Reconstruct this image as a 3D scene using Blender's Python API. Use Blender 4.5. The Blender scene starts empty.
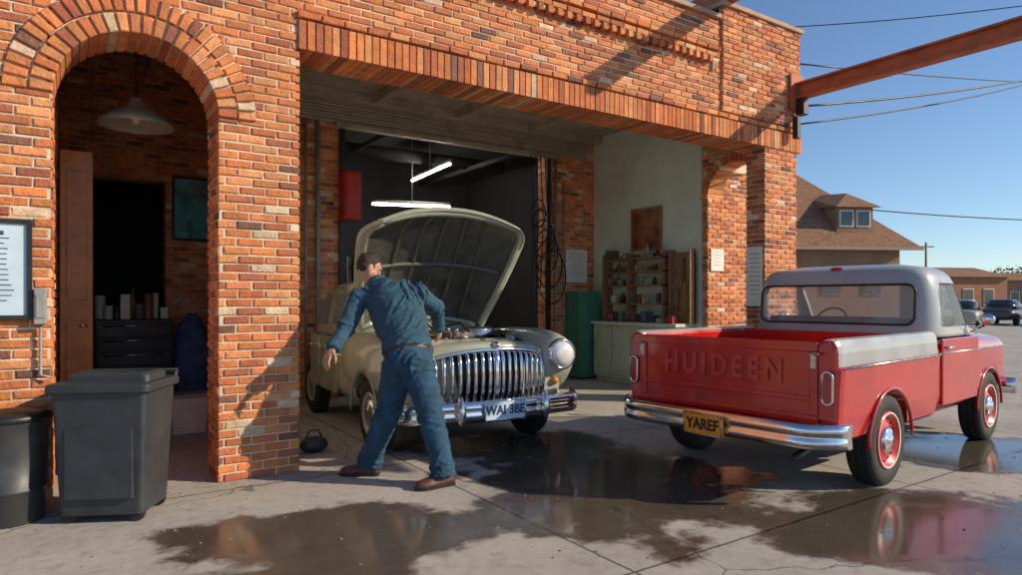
import bpy, bmesh, math, random, time
from mathutils import Vector, Matrix, noise
random.seed(7)
S=bpy.context.scene
COL=S.collection
Fv=Vector((.5563,.8310,0)); Rv=Vector((.8310,-.5563,0)); H=1.4; FL=661.0
def W(u,v,d): return Fv*d+Rv*((u-511)/FL*d)+Vector((0,0,H+(300-v)/FL*d))
def G(u,v,z=0.0):
    d=FL*(H-z)/(v-300); p=W(u,v,d); p.z=z; return p
# ------------------------------------------------------------------ materials
MATS={}
def mat(name,col,rough=.6,metal=0.,var=.15,scale=6.,bump=.0,bscale=40.,coat=0.,attr=False,rvar=.1,emit=None,trans=0.,dirt=0.,alpha=1.,spec=.5,dcol=(.09,.065,.045,1)):
    if name in MATS: return MATS[name]
    m=bpy.data.materials.new(name); m.use_nodes=True; MATS[name]=m
    nt=m.node_tree; N=nt.nodes; L=nt.links
    b=N["Principled BSDF"]
    tc=N.new("ShaderNodeTexCoord"); no=N.new("ShaderNodeTexNoise")
    no.inputs["Scale"].default_value=scale; no.inputs["Detail"].default_value=6; no.inputs["Roughness"].default_value=.65
    L.new(tc.outputs["Object"],no.inputs["Vector"])
    mr=N.new("ShaderNodeMapRange"); mr.inputs[1].default_value=.3; mr.inputs[2].default_value=.7
    mr.inputs[3].default_value=1-var; mr.inputs[4].default_value=1+var
    L.new(no.outputs["Fac"],mr.inputs[0])
    mx=N.new("ShaderNodeMix"); mx.data_type='RGBA'; mx.blend_type='MULTIPLY'; mx.inputs[0].default_value=1
    if attr:
        a=N.new("ShaderNodeAttribute"); a.attribute_name="Col"; L.new(a.outputs["Color"],mx.inputs[6])
    else: mx.inputs[6].default_value=(*col,1)
    L.new(mr.outputs[0],mx.inputs[7])
    out=mx.outputs[2]
    if dirt>0:
        n2=N.new("ShaderNodeTexNoise"); n2.inputs["Scale"].default_value=scale*.4; n2.inputs["Detail"].default_value=9; n2.inputs["Roughness"].default_value=.75
        L.new(tc.outputs["Object"],n2.inputs["Vector"])
        r2=N.new("ShaderNodeMapRange"); r2.inputs[1].default_value=.48; r2.inputs[2].default_value=.72; r2.inputs[4].default_value=dirt
        L.new(n2.outputs["Fac"],r2.inputs[0])
        m2=N.new("ShaderNodeMix"); m2.data_type='RGBA'; L.new(r2.outputs[0],m2.inputs[0]); L.new(out,m2.inputs[6]); m2.inputs[7].default_value=dcol
        out=m2.outputs[2]
    if attr:
        # fine pale mortar smears and dark pits on the old bricks
        n4=N.new("ShaderNodeTexNoise"); n4.inputs["Scale"].default_value=28; n4.inputs["Detail"].default_value=8; n4.inputs["Roughness"].default_value=.8
        L.new(tc.outputs["Object"],n4.inputs["Vector"])
        for lo,hi,fac,cc in ((.58,.70,.55,(.58,.46,.34,1)),(.42,.32,.6,(.10,.045,.03,1))):
            r4=N.new("ShaderNodeMapRange"); r4.inputs[1].default_value=lo; r4.inputs[2].default_value=hi; r4.inputs[4].default_value=fac
            L.new(n4.outputs["Fac"],r4.inputs[0]); m4=N.new("ShaderNodeMix"); m4.data_type='RGBA'; L.new(r4.outputs[0],m4.inputs[0]); L.new(out,m4.inputs[6]); m4.inputs[7].default_value=cc; out=m4.outputs[2]
    L.new(out,b.inputs["Base Color"])
    rr=N.new("ShaderNodeMapRange"); rr.inputs[1].default_value=.3; rr.inputs[2].default_value=.7
    rr.inputs[3].default_value=max(.02,rough-rvar); rr.inputs[4].default_value=min(1,rough+rvar)
    L.new(no.outputs["Fac"],rr.inputs[0]); L.new(rr.outputs[0],b.inputs["Roughness"])
    b.inputs["Metallic"].default_value=metal
    b.inputs["Coat Weight"].default_value=coat; b.inputs["Coat Roughness"].default_value=.08
    b.inputs["Specular IOR Level"].default_value=spec
    if trans: b.inputs["Transmission Weight"].default_value=trans
    if alpha<1: b.inputs["Alpha"].default_value=alpha
    if emit: 
        b.inputs["Emission Color"].default_value=(*emit[0],1); b.inputs["Emission Strength"].default_value=emit[1]
    if bump>0:
        n3=N.new("ShaderNodeTexNoise"); n3.inputs["Scale"].default_value=bscale; n3.inputs["Detail"].default_value=5
        L.new(tc.outputs["Object"],n3.inputs["Vector"])
        bp=N.new("ShaderNodeBump"); bp.inputs["Strength"].default_value=bump; bp.inputs["Distance"].default_value=.01
        L.new(n3.outputs["Fac"],bp.inputs["Height"]); L.new(bp.outputs[0],b.inputs["Normal"])
    return m
M_brick=mat("brick",(.4,.15,.08),.85,var=.28,scale=9,bump=1.0,bscale=45,attr=True,dirt=.3,dcol=(.22,.12,.075,1))
M_mortar=mat("mortar",(.66,.54,.41),.95,var=.25,scale=7,bump=.8,bscale=90,dirt=.25,dcol=(.25,.18,.12,1))
M_plaster=mat("green_plaster",(.70,.79,.71),.85,var=.08,scale=2,bump=.2,dirt=.35,dcol=(.42,.42,.36,1))
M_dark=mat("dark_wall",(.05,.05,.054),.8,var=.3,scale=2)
M_ceil=mat("ceiling_board",(.46,.39,.31),.85,var=.25,scale=3,dirt=.35)
M_roller=mat("roller_steel",(.46,.40,.33),.5,metal=.1,var=.2,dirt=.45)
M_gal=mat("galvanised",(.34,.33,.31),.5,metal=.3,var=.2,dirt=.4)
M_rust=mat("rust_steel",(.42,.11,.04),.65,var=.35,scale=5,bump=.4,dirt=.3)
M_black=mat("black_metal",(.015,.015,.017),.45,var=.2)
M_rubber=mat("rubber",(.022,.021,.02),.75,var=.25,scale=20,bump=.3)
M_chrome=mat("chrome",(.8,.8,.81),.12,metal=1,var=.08,rvar=.08,scale=9,dirt=.15)
M_chromed=mat("worn_chrome",(.5,.48,.45),.3,metal=1,var=.25,rvar=.12,scale=12,dirt=.3)
M_glass=mat("glass",(.60,.68,.68),.03,var=.0,rvar=0,alpha=.25,spec=.9)
M_glassd=mat("dark_glass",(.02,.025,.03),.06,var=.1,rvar=.02,spec=.8)
M_cream=mat("cream_green_paint",(.40,.425,.33),.30,var=.08,scale=3,coat=.7,dirt=.28,dcol=(.13,.12,.09,1))
M_olive=mat("olive_paint",(.26,.28,.21),.30,var=.12,scale=3,coat=.7,dirt=.3)
M_red=mat("red_paint",(.52,.013,.010),.22,var=.18,scale=3,coat=1.,dirt=.3,dcol=(.16,.03,.02,1))
M_grey=mat("grey_paint",(.36,.38,.385),.36,var=.12,scale=3,coat=.5,dirt=.35,dcol=(.2,.15,.11,1))
M_redrim=mat("red_rim",(.60,.025,.018),.35,coat=.5)
M_white=mat("white_paint",(.7,.68,.62),.6,var=.12,dirt=.2)
M_lens=mat("red_lens",(.40,.01,.008),.12,coat=1)
M_amber=mat("amber_lens",(.6,.2,.02),.15,coat=1)
M_lamp=mat("lamp_glass",(.82,.82,.80),.12,var=.1,coat=1,metal=.15)
M_plate=mat("plate_white",(.52,.66,.76),.5,var=.1,dirt=.15)
M_plateY=mat("plate_yellow",(.80,.28,.012),.5,var=.12)
M_ink=mat("plate_ink",(.02,.05,.12),.6)
M_inkb=mat("black_ink",(.015,.012,.01),.6)
M_shirt=mat("denim_shirt",(.030,.088,.140),.9,var=.35,scale=14,bump=.6,bscale=160,dirt=.4,dcol=(.015,.03,.045,1))
M_jean=mat("denim_trousers",(.024,.075,.135),.9,var=.4,scale=10,bump=.6,bscale=180,dirt=.5,dcol=(.012,.022,.036,1))
M_skin=mat("skin",(.50,.26,.17),.5,var=.1,scale=20)
M_hair=mat("brown_hair",(.030,.016,.010),.5,var=.5,scale=70,bump=1.0,bscale=150)
M_leather=mat("brown_leather",(.09,.035,.02),.45,var=.3,scale=15,bump=.3)
M_belt=mat("belt_leather",(.03,.016,.01),.5)
M_bin=mat("bin_plastic",(.03,.038,.046),.45,var=.25,scale=5,bump=.2,dirt=.3)
M_grass=mat("bin_metal",(.06,.065,.07),.5,metal=.4,var=.3,dirt=.4)
M_orange=mat("orange_wood",(.80,.30,.07),.5,var=.25,scale=4,coat=.2)
M_greenc=mat("green_locker",(.06,.24,.15),.5,var=.2,dirt=.2)
M_sage=mat("sage_cabinet",(.56,.60,.44),.55,var=.12,dirt=.25)
M_wood=mat("old_wood",(.30,.17,.085),.7,var=.3,scale=8)
M_engine=mat("engine_metal",(.34,.31,.27),.42,metal=.6,var=.4,scale=14,dirt=.5)
M_enamel=mat("lamp_enamel",(.50,.53,.48),.4,var=.15,dirt=.2)
M_tube=mat("lit_tube",(1,1,1),.5,var=0,emit=((1,.96,.86),38))
M_pale=mat("pale_house_wall",(.26,.16,.10),.85,var=.2,scale=1)
M_roof=mat("shingle_roof",(.24,.125,.07),.9,var=.4,scale=6,bump=.6,bscale=8)
M_brickfar=mat("far_brick",(.32,.15,.09),.9,var=.25,scale=3)
M_lotw=mat("inner_plaster",(.60,.50,.40),.9,var=.2,scale=3)
M_leaf=mat("foliage",(.06,.08,.03),.9,var=.5,scale=2)
M_art=mat("art_blue",(.07,.38,.45),.5,var=.9,scale=5,dirt=.6,dcol=(.45,.12,.05,1))
M_art2=mat("art_brown",(.26,.08,.03),.5,var=.9,scale=6)
M_blue=mat("blue_cloth",(.06,.12,.24),.9,var=.4)
M_paper=mat("paper",(.78,.78,.73),.8,var=.06)
M_redbox=mat("red_box",(.5,.02,.02),.5)
CB=[mat("bottle_%s"%n,c,.35,var=.1) for n,c in (("red",(.42,.05,.03)),("blue",(.05,.12,.26)),("ochre",(.45,.28,.06)),("white",(.6,.6,.54)),("black",(.03,.03,.03)),("brown",(.20,.09,.04)),("green",(.06,.17,.09)),("tan",(.42,.33,.22)),("steel",(.35,.35,.34)))]
# ------------------------------------------------------------------ mesh builder
class MB:
    def __init__(s): s.v=[];s.f=[];s.m=[];s.c=[];s.s=[]
    def add(s,vs,fs,m=0,col=None,sm=False):
        o=len(s.v); s.v+= [tuple(x) for x in vs]
        for q in fs: s.f.append([o+i for i in q]); s.m.append(m); s.c.append(col); s.s.append(sm)
        return s
    def bx(s,x0,x1,y0,y1,z0,z1,m=0,col=None):
        vs=[(x,y,z) for z in (z0,z1) for y in (y0,y1) for x in (x0,x1)]
        return s.add(vs,[(0,2,3,1),(4,5,7,6),(0,1,5,4),(2,6,7,3),(0,4,6,2),(1,3,7,5)],m,col)
    def box(s,c,sz,m=0,rot=None,col=None):
        c=Vector(c); h=Vector(sz)/2; R=rot or Matrix.Identity(3)
        vs=[c+R@Vector((x*h.x,y*h.y,z*h.z)) for z in (-1,1) for y in (-1,1) for x in (-1,1)]
        return s.add(vs,[(0,2,3,1),(4,5,7,6),(0,1,5,4),(2,6,7,3),(0,4,6,2),(1,3,7,5)],m,col)
    def loft(s,rings,m=0,cap=True,sm=True):
        n=len(rings[0]); vs=[p for r in rings for p in r]; fs=[]
        for i in range(len(rings)-1):
            for j in range(n):
                k=(j+1)%n; fs.append((i*n+j,i*n+k,(i+1)*n+k,(i+1)*n+j))
        s.add(vs,fs,m,None,sm)
        if cap:
            o=len(s.v)-len(vs)
            for idx in (0,len(rings)-1):
                s.f.append([o+idx*n+j for j in (range(n-1,-1,-1) if idx==0 else range(n))]); s.m.append(m); s.c.append(None); s.s.append(False)
        return s
    def tube(s,path,rad,seg=12,m=0,side=None,rb=None,sm=True):
        path=[Vector(p) for p in path]; n=len(path)
        if not isinstance(rad,(list,tuple)): rad=[rad]*n
        rb=rb or rad; rings=[]; ref=None
        for i,p in enumerate(path):
            t=(path[min(i+1,n-1)]-path[max(i-1,0)]).normalized()
            a=Vector(side) if side is not None else (ref if ref is not None else (Vector((0,0,1)) if abs(t.z)<.9 else Vector((1,0,0))))
            a=(a-t*a.dot(t)).normalized(); ref=a; b=t.cross(a)
            rings.append([p+a*rad[i]*math.cos(q*2*math.pi/seg)+b*rb[i]*math.sin(q*2*math.pi/seg) for q in range(seg)])
        return s.loft(rings,m,True,sm)
    def ell(s,c,r,m=0,basis=None,seg=20,rng=12,sm=True):
        c=Vector(c); B=basis or Matrix.Identity(3); rings=[]
        for i in range(1,rng):
            ph=math.pi*i/rng; rings.append([c+B@Vector((r[0]*math.sin(ph)*math.cos(2*math.pi*j/seg),r[1]*math.sin(ph)*math.sin(2*math.pi*j/seg),-r[2]*math.cos(ph))) for j in range(seg)])
        return s.loft(rings,m,True,sm)
    def lathe(s,prof,c=(0,0,0),axis='y',seg=32,m=0,sm=True,cap=True):
        rings=[]
        for r,t in prof:
            ring=[]
            for j in range(seg):
                a=2*math.pi*j/seg; p=(r*math.cos(a),t,r*math.sin(a)) if axis=='y' else ((t,r*math.cos(a),r*math.sin(a)) if axis=='x' else (r*math.cos(a),r*math.sin(a),t))
                ring.append((p[0]+c[0],p[1]+c[1],p[2]+c[2]))
            rings.append(ring)
        return s.loft(rings,m,cap,sm)
    def prism(s,poly,axis,a0,a1,m=0):
        n=len(poly)
        def P(p,a): return (a,p[0],p[1]) if axis=='x' else ((p[0],a,p[1]) if axis=='y' else (p[0],p[1],a))
        vs=[P(p,a0) for p in poly]+[P(p,a1) for p in poly]
        fs=[tuple(range(n)),tuple(range(2*n-1,n-1,-1))]+[(i,i+n,(i+1)%n+n,(i+1)%n) for i in range(n)]
        return s.add(vs,fs,m)
    def mesh(s,name):
        me=bpy.data.meshes.new(name); me.from_pydata(s.v,[],s.f)
        me.polygons.foreach_set("material_index",s.m); me.polygons.foreach_set("use_smooth",s.s)
        if any(c is not None for c in s.c):
            a=me.color_attributes.new("Col",'FLOAT_COLOR','CORNER'); data=[]
            for q,c in zip(s.f,s.c):
                c=c or (.4,.4,.4); data+= [c[0],c[1],c[2],1.0]*len(q)
            a.data.foreach_set("color",data)
        me.update(); return me
    def obj(s,name,mats,parent=None,world=False,bevel=0,fixn=True,bseg=2):
        me=s.mesh(name)
        if fixn:
            bm=bmesh.new(); bm.from_mesh(me); bmesh.ops.recalc_face_normals(bm,faces=bm.faces); bm.to_mesh(me); bm.free()
        return mkobj(name,me,mats,parent,world,bevel,bseg)
def mkobj(name,me,mats,parent=None,world=False,bevel=0,bseg=2):
    o=bpy.data.objects.new(name,me); COL.objects.link(o)
    for m in (mats if isinstance(mats,(list,tuple)) else [mats]): me.materials.append(m)
    if parent:
        o.parent=parent
        if world: o.matrix_parent_inverse=parent_mat(parent).inverted()
    if bevel:
        b=o.modifiers.new("bevel",'BEVEL'); b.width=bevel; b.segments=bseg; b.limit_method='ANGLE'; b.angle_limit=.7
    return o
PM={}
def parent_mat(p): return PM.get(p.name,Matrix.Identity(4))
def thing(name,loc,label,cat,rotz=0,group=None):
    e=bpy.data.objects.new(name,None); COL.objects.link(e); e.location=loc; e.rotation_euler=(0,0,rotz); e.empty_display_size=.2
    PM[e.name]=Matrix.Translation(Vector(loc))@Matrix.Rotation(rotz,4,'Z')
    e["label"]=label; e["category"]=cat
    if group: e["group"]=group
    return e
def tag(o,label,cat,group=None):
    o["label"]=label; o["category"]=cat
    if group: o["group"]=group
    return o
def bake(o):
    dg=bpy.context.evaluated_depsgraph_get(); dg.update(); me=bpy.data.meshes.new_from_object(o.evaluated_get(dg)); o.modifiers.clear(); o.data=me; return o
def cut(o,cutters):
    cs=[]
    for i,c in enumerate(cutters):
        me=c.mesh("cutter"); bm=bmesh.new(); bm.from_mesh(me); bmesh.ops.recalc_face_normals(bm,faces=bm.faces); bm.to_mesh(me); bm.free()
        k=bpy.data.objects.new("cutter",me); COL.objects.link(k); k.matrix_world=PM.get(o.parent.name,Matrix.Identity(4)) if o.parent else Matrix.Identity(4); cs.append(k)
        b=o.modifiers.new("b",'BOOLEAN'); b.operation='DIFFERENCE'; b.solver='EXACT'; b.object=k
    bpy.context.view_layer.update(); bake(o)
    for k in cs: bpy.data.objects.remove(k)
    return o
def text(name,body,size,mats,parent,M,ext=.004,sx=1.0,spacing=1.0,world=False,off=.022,bev=0):
    c=bpy.data.curves.new("t",'FONT'); c.body=body; c.size=size; c.extrude=ext; c.align_x='CENTER'; c.align_y='CENTER'; c.space_character=spacing; c.offset=size*off; c.bevel_depth=bev
    t=bpy.data.objects.new("t",c); COL.objects.link(t); dg=bpy.context.evaluated_depsgraph_get(); dg.update()
    me=bpy.data.meshes.new_from_object(t.evaluated_get(dg)); bpy.data.objects.remove(t)
    me.transform(M@Matrix.Diagonal((sx,1,1,1))); me.materials.clear()
    return mkobj(name,me,mats,parent,world)
def interp(st,m):
    n=len(st); out=[]
    def tang(i,k):
        if i==0: return (st[1][k]-st[0][k])/(st[1][0]-st[0][0])
        if i==n-1: return (st[-1][k]-st[-2][k])/(st[-1][0]-st[-2][0])
        return (st[i+1][k]-st[i-1][k])/(st[i+1][0]-st[i-1][0])
    for i in range(n-1):
        h=st[i+1][0]-st[i][0]
        for j in range(m):
            t=j/m; r=[st[i][0]+h*t]
            for k in range(1,len(st[0])):
                p0,p1=st[i][k],st[i+1][k]; m0,m1=tang(i,k)*h,tang(i+1,k)*h
                r.append((2*t**3-3*t*t+1)*p0+(t**3-2*t*t+t)*m0+(-2*t**3+3*t*t)*p1+(t**3-t*t)*m1)
            out.append(tuple(r))
    out.append(tuple(st[-1])); return out
def spw(x,e): return math.copysign(abs(x)**e,x)
def ringx(x,cy,w,zb,zt,n=40,e=3.2):
    zc,h=(zb+zt)/2,(zt-zb)/2
    return [(x,cy+w*spw(math.cos(2*math.pi*j/n),2/e),zc+h*spw(math.sin(2*math.pi*j/n),2/e)) for j in range(n)]
def ringz(z,x0,x1,w,n=48,e=4.):
    cx,l=(x0+x1)/2,(x1-x0)/2
    return [(cx+l*spw(math.cos(2*math.pi*j/n),2/e),w*spw(math.sin(2*math.pi*j/n),2/e),z) for j in range(n)]
def rrect(x0,x1,z0,z1,r,k=5):
    out=[]
    for cx,cz,a0 in ((x1-r,z1-r,0),(x0+r,z1-r,90),(x0+r,z0+r,180),(x1-r,z0+r,270)):
        for i in range(k+1):
            a=math.radians(a0+90*i/k); out.append((cx+r*math.cos(a),cz+r*math.sin(a)))
    return out
# ------------------------------------------------------------------ vehicles
def wheel_meshes(r,w,rimr,style):
    t=MB(); t.lathe([(rimr,-w*.42),(rimr+.02,-w*.5),(r-.05,-w*.52),(r-.012,-w*.44),(r,-w*.3),(r+.001,-w*.2),(r-.006,-w*.19),(r-.006,-w*.17),(r+.001,-w*.16),(r+.001,0.005),(r-.006,.01),(r-.006,.02),(r+.001,.03),(r,w*.3),(r-.012,w*.44),(r-.05,w*.52),(rimr+.02,w*.5),(rimr,w*.42)],m=0,seg=40,cap=False)
    for i in range(56):
        a=2*math.pi*i/56
        t.box(((r-.002)*math.cos(a),0,(r-.002)*math.sin(a)),(.006,w*.8,.012),0,Matrix.Rotation(-a,3,'Y'))
    q=MB(); q.lathe([(rimr+.004,w*.4),(rimr+.006,-w*.47),(rimr-.008,-w*.53),(rimr-.022,-w*.50),(rimr-.035,-w*.34),(rimr*.66,-w*.32),(rimr*.55,-w*.40),(.001,-w*.40)],m=0,seg=40)
    if style=='truck': q.lathe([(rimr-.004,-w*.535),(rimr-.008,-w*.55),(rimr-.016,-w*.53)],m=2,seg=40,cap=False)
    for i in range(16):
        a=2*math.pi*i/16; q.box(((rimr-.04)*math.cos(a)*.93,-w*.335,(rimr-.04)*math.sin(a)*.93),(.012,.01,.018),1,Matrix.Rotation(-a,3,'Y'))
    h=MB(); hr=rimr*(.50 if style=='truck' else .72); h.lathe([(hr,-w*.38),(hr*.98,-w*.46),(hr*.75,-w*.55),(hr*.4,-w*.59),(hr*.34,-w*.63),(.001,-w*.64)],m=0,seg=36)
    return t.mesh("tyre"),q.mesh("rim"),h.mesh("hubcap")
def add_wheels(par,pos,r,w,rimr,style,rimmat):
    tm,qm,hm=wheel_meshes(r,w,rimr,style)
    tm.materials.append(M_rubber); qm.materials.append(rimmat); qm.materials.append(M_black); qm.materials.append(M_white); hm.materials.append(M_chrome)
    for (x,y,rot) in pos:
        wv=bpy.data.objects.new("wheel",qm); COL.objects.link(wv); wv.parent=par; wv.location=(x,y,r-.004); wv.rotation_euler=(0,0,rot+(math.pi if y>0 else 0))
        for nm,me in (("tyre",tm),("hubcap",hm)):
            o=bpy.data.objects.new(nm,me); COL.objects.link(o); o.parent=wv
def greenhouse(par,levels,expo,cutters,mats,name="cab_top",thick=.035,glassz=(0,9),n=64):
    lv=interp([(z,a,b,w) for z,a,b,w in levels],5)
    o=MB(); o.loft([ringz(z,a,b,w,n,expo) for z,a,b,w in lv]); sh=o.obj(name,mats,par)
    ii=MB(); zb,zt=levels[0][0],levels[-1][0]
    inner=[(z if i else z-.05,a+thick,b-thick,w-thick) for i,(z,a,b,w) in enumerate(lv) if z<zt-.03]
    z,a,b,w=inner[-1]; inner[-1]=(zt-.045,a,b,w)
    ii.loft([ringz(z,a,b,w,n,expo) for z,a,b,w in inner])
    cut(sh,[ii]+cutters)
    gl=[(z,a+thick*.5,b-thick*.5,w-thick*.5) for z,a,b,w in lv if glassz[0]<=z<=glassz[1]]
    rings=[ringz(z,a,b,w,n,expo) for z,a,b,w in gl]
    groups={}
    for i in range(len(rings)-1):
        for j in range(n):
            k=(j+1)%n; an=2*math.pi*(j+.5)/n; q=[rings[i][j],rings[i][k],rings[i+1][k],rings[i+1][j]]
            c,s_=math.cos(an),math.sin(an)
            key='windscreen' if c>.707 else ('rear_window' if c<-.707 else ('side_window' if s_>0 else 'side_window.'))
            groups.setdefault(key,[]).append(q)
    for key,qs in groups.items():
        gm=MB()
        for q in qs: gm.add(q,[(0,1,2,3)],0,None,True)
        gm.obj(key.strip('.'),[M_glass],par,fixn=False)
    return sh
# TRUCK
truck=thing("pickup_truck",(4.20,3.36,0),"vintage red pickup truck with grey cab parked on wet concrete","truck",math.radians(6))
BL=1.86
def archcut(x,r,y0,y1,z=.33):
    c=MB(); pts=[(x+r*math.cos(math.pi*i/16),z+r*math.sin(math.pi*i/16)) for i in range(17)]+[(x-r,-.2),(x+r,-.2)]
    c.prism(pts,'y',y0,y1); return c
for sg in (-1,1):
    prof=[(.80,.40),(.84,.40),(.885,.44),(.905,.60),(.912,.80),(.922,.90),(.925,.925),(.905,.945),(.902,1.04),(.895,1.09),(.875,1.125),(.84,1.135),(.80,1.13),(.775,1.115),(.765,1.09),(.765,.60),(.79,.55)]
    o=MB(); xs=[.0,.02,.06]+[.06+(BL-.06)*i/10 for i in range(1,11)]
    rings=[]
    for xx in xs:
        k=(.03 if xx==0 else (.01 if xx==.02 else 0))
        rings.append([(xx,sg*(y-k*(1 if y>.85 else 0)),z-(k if z>1.08 else 0)) for y,z in prof])
    o.loft(rings,sm=False)
    s_=o.obj("bed_side",[M_red,M_grey],truck)
    cut(s_,[archcut(.86,.40,-1.2,1.2)])
    for p in s_.data.polygons: p.material_index=1 if (p.center.z>.944 and abs(p.center.y)>.775 and p.center.x>.01) else 0
    l=MB(); pth=[(.86+.405*math.cos(math.pi*i/20),sg*.913,.33+.405*math.sin(math.pi*i/20)) for i in range(21)]; l.tube(pth,.014,8); l.obj("wheel_arch",[M_red],truck)
    l=MB(); l.tube([(.05,sg*.926,.935),(BL,sg*.926,.935)],.009,8); l.obj("trim_strip",[M_chromed],truck)
    yy=sg*.835
    l=MB(); pts=[(yy+.036*math.cos(a)*1.0,.80+(.075 if math.sin(a)>0 else -.075)+.036*math.sin(a)) for a in [2*math.pi*i/24 for i in range(24)]]
    l.prism(pts,'x',-.022,.01); tl=l.obj("tail_light",[M_lens],truck,bevel=.008)
    l=MB(); l.tube([(-.02,p[0],p[1]) for p in pts+[pts[0]]],.009,8); l.obj("tail_light_ring",[M_chrome],tl)
bd=MB(); bd.bx(.03,BL,-.77,.77,.58,.62); bd.bx(BL-.03,BL,-.77,.77,.6,1.10)
for i in range(9): bd.bx(.05,BL-.03,-.7+i*.165,-.62+i*.165,.62,.632)
for sg in (-1,1): bd.bx(.5,1.2,sg*.76 if sg<0 else .60,-.60 if sg<0 else .76,.62,.82)
bd.obj("bed_floor",[M_red],truck,bevel=.01)
tg=MB(); tg.bx(.0,.045,-.765,.765,.545,1.10); tg.bx(-.016,.0,-.765,.765,1.04,1.11); tg.bx(-.016,0,-.765,.765,.545,.60)
tg.bx(-.016,0,-.765,-.71,.60,1.04); tg.bx(-.016,0,.71,.765,.60,1.04); tg.bx(-.014,0,-.71,.71,.70,.735)
tgo=tg.obj("tailgate",[M_red],truck,bevel=.010,bseg=3)
MT=Matrix.Translation((-.004,0,.888))@Matrix.Rotation(-math.pi/2,4,'Z')@Matrix.Rotation(math.pi/2,4,'X')
text("lettering","HUIDEEN",.235,[mat("tailgate_letters",(.56,.035,.025),.3,coat=.8,dirt=.3,dcol=(.25,.05,.03,1))],tgo,MT,ext=.009,sx=.80,spacing=1.42,off=.018,bev=.004)
for sg in (-1,1):
    l=MB(); l.box((-.018,sg*.74,.98),(.02,.04,.11)); l.tube([(-.03,sg*.74,1.03),(-.035,sg*.79,1.03)],.012,8); l.obj("latch",[M_chromed],tgo,bevel=.005)
pb=[]
for i in range(41):
    t=-1+i/20; y=t*.96; xx=-.17+ (max(0,abs(t)-.72)/.28)**2*.20
    pb.append((xx,y,0))
bmb=MB(); rings=[]
for (xx,y,_) in pb:
    rings.append([(xx+.05,y,.40),(xx+.0,y,.395),(xx-.025,y,.415),(xx-.03,y,.45),(xx-.012,y,.47),(xx-.012,y,.485),(xx-.03,y,.505),(xx-.025,y,.54),(xx+.0,y,.565),(xx+.05,y,.56),(xx+.035,y,.48)])
bmb.loft(rings,sm=True); bo=bmb.obj("rear_bumper",[M_chrome],truck)
l=MB(); l.bx(-.235,-.205,-.165,.165,.385,.545); lp=l.obj("number_plate",[M_plateY],truck,bevel=.006)
MP=Matrix.Translation((-.238,0,.462))@Matrix.Rotation(-math.pi/2,4,'Z')@Matrix.Rotation(math.pi/2,4,'X')
text("plate_text","YAREF",.115,[M_inkb],lp,MP,ext=.003,sx=.85)
l=MB()
for a,b in (((-.238,-.165,.387),(-.238,.165,.387)),((-.238,-.165,.545),(-.238,.165,.545)),((-.238,-.165,.39),(-.238,-.165,.545)),((-.238,.165,.39),(-.238,.165,.545))): l.tube([a,b],.005,6)
l.obj("plate_frame",[M_chromed],lp)
un=MB(); un.bx(.0,3.9,-.38,-.30,.36,.50); un.bx(.0,3.9,.30,.38,.36,.50); un.bx(-.12,.0,-.3,.3,.38,.5); un.tube([(.86,-.75,.34),(.86,.75,.34)],.045,10); un.ell((.86,0,.34),(.13,.13,.13)); un.bx(1.95,3.9,-.7,.7,.36,.5); un.tube([(2.4,-.45,.33),(.5,-.5,.30),(-.05,-.6,.28)],.028,10)
un.bx(.1,1.8,-.74,.74,.5,.58)
un.obj("chassis",[M_black],truck)
cs=interp([(BL+.02,.865,.40,1.09),(2.1,.885,.38,1.10),(2.7,.89,.38,1.10),(3.05,.89,.40,1.10),(3.5,.885,.42,1.075),(3.9,.87,.44,1.05),(4.08,.84,.46,1.0),(4.14,.80,.52,.92)],6)
o=MB(); o.loft([ringx(x_,0,w,zb,zt,64,6.5) for x_,w,zb,zt in cs]); fbody=o.obj("body",[M_red,M_grey],truck)
cab_in=MB(); cab_in.bx(BL+.08,3.0,-.83,.83,.5,1.3)
cut(fbody,[archcut(3.40,.39,-1.2,1.2),cab_in])
for p in fbody.data.polygons: p.material_index=1 if (p.center.x<BL+.03) else 0
for sg in (-1,1):
    l=MB(); pth=[(3.40+.395*math.cos(math.pi*i/20),sg*.884,.33+.395*math.sin(math.pi*i/20)) for i in range(21)]; l.tube(pth,.014,8); l.obj("wheel_arch",[M_red],truck)
    l=MB(); l.tube([(1.9,sg*.893,.935),(3.98,sg*.885,.925)],.009,8); l.obj("trim_strip",[M_chromed],truck)
hd=MB(); hd.loft([ringx(x_,0,w,1.0,zt,40,4) for x_,w,zt in ((3.1,.66,1.17),(3.3,.66,1.165),(3.8,.63,1.13),(4.05,.6,1.08),(4.12,.5,1.03))]); hd.obj("bonnet",[M_red],truck)
rw=MB(); rw.prism(rrect(-.71,.71,1.19,1.53,.07),'x',1.7,2.25)
ws=MB(); ws.prism(rrect(-.70,.70,1.17,1.55,.06),'x',2.62,3.4)
sw=MB(); sw.prism([(2.13,1.16),(2.13,1.46),(2.19,1.55),(2.70,1.55),(2.93,1.16)],'y',-1.2,1.2)
gh=greenhouse(truck,[(1.07,BL+.025,3.14,.87),(1.2,BL+.03,3.04,.86),(1.40,BL+.045,2.90,.84),(1.56,BL+.065,2.77,.81),(1.65,BL+.095,2.68,.765),(1.70,BL+.16,2.58,.68),(1.735,BL+.30,2.45,.46)],5.5,[rw,ws,sw],[M_grey],"cab_top",glassz=(1.1,1.6))
l=MB(); pr=rrect(-.72,.72,1.18,1.54,.075); 
def rx(z): return BL+.028+max(0,(z-1.2))*.095
l.tube([(rx(z)-.004,y,z) for y,z in pr+[pr[0]]],.011,6); l.obj("window_seal",[M_black],truck)
l=MB(); l.ell((BL+.14,0,1.70),(.03,.06,.02)); l.obj("roof_marker_lamp",[M_lens],truck)
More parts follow.
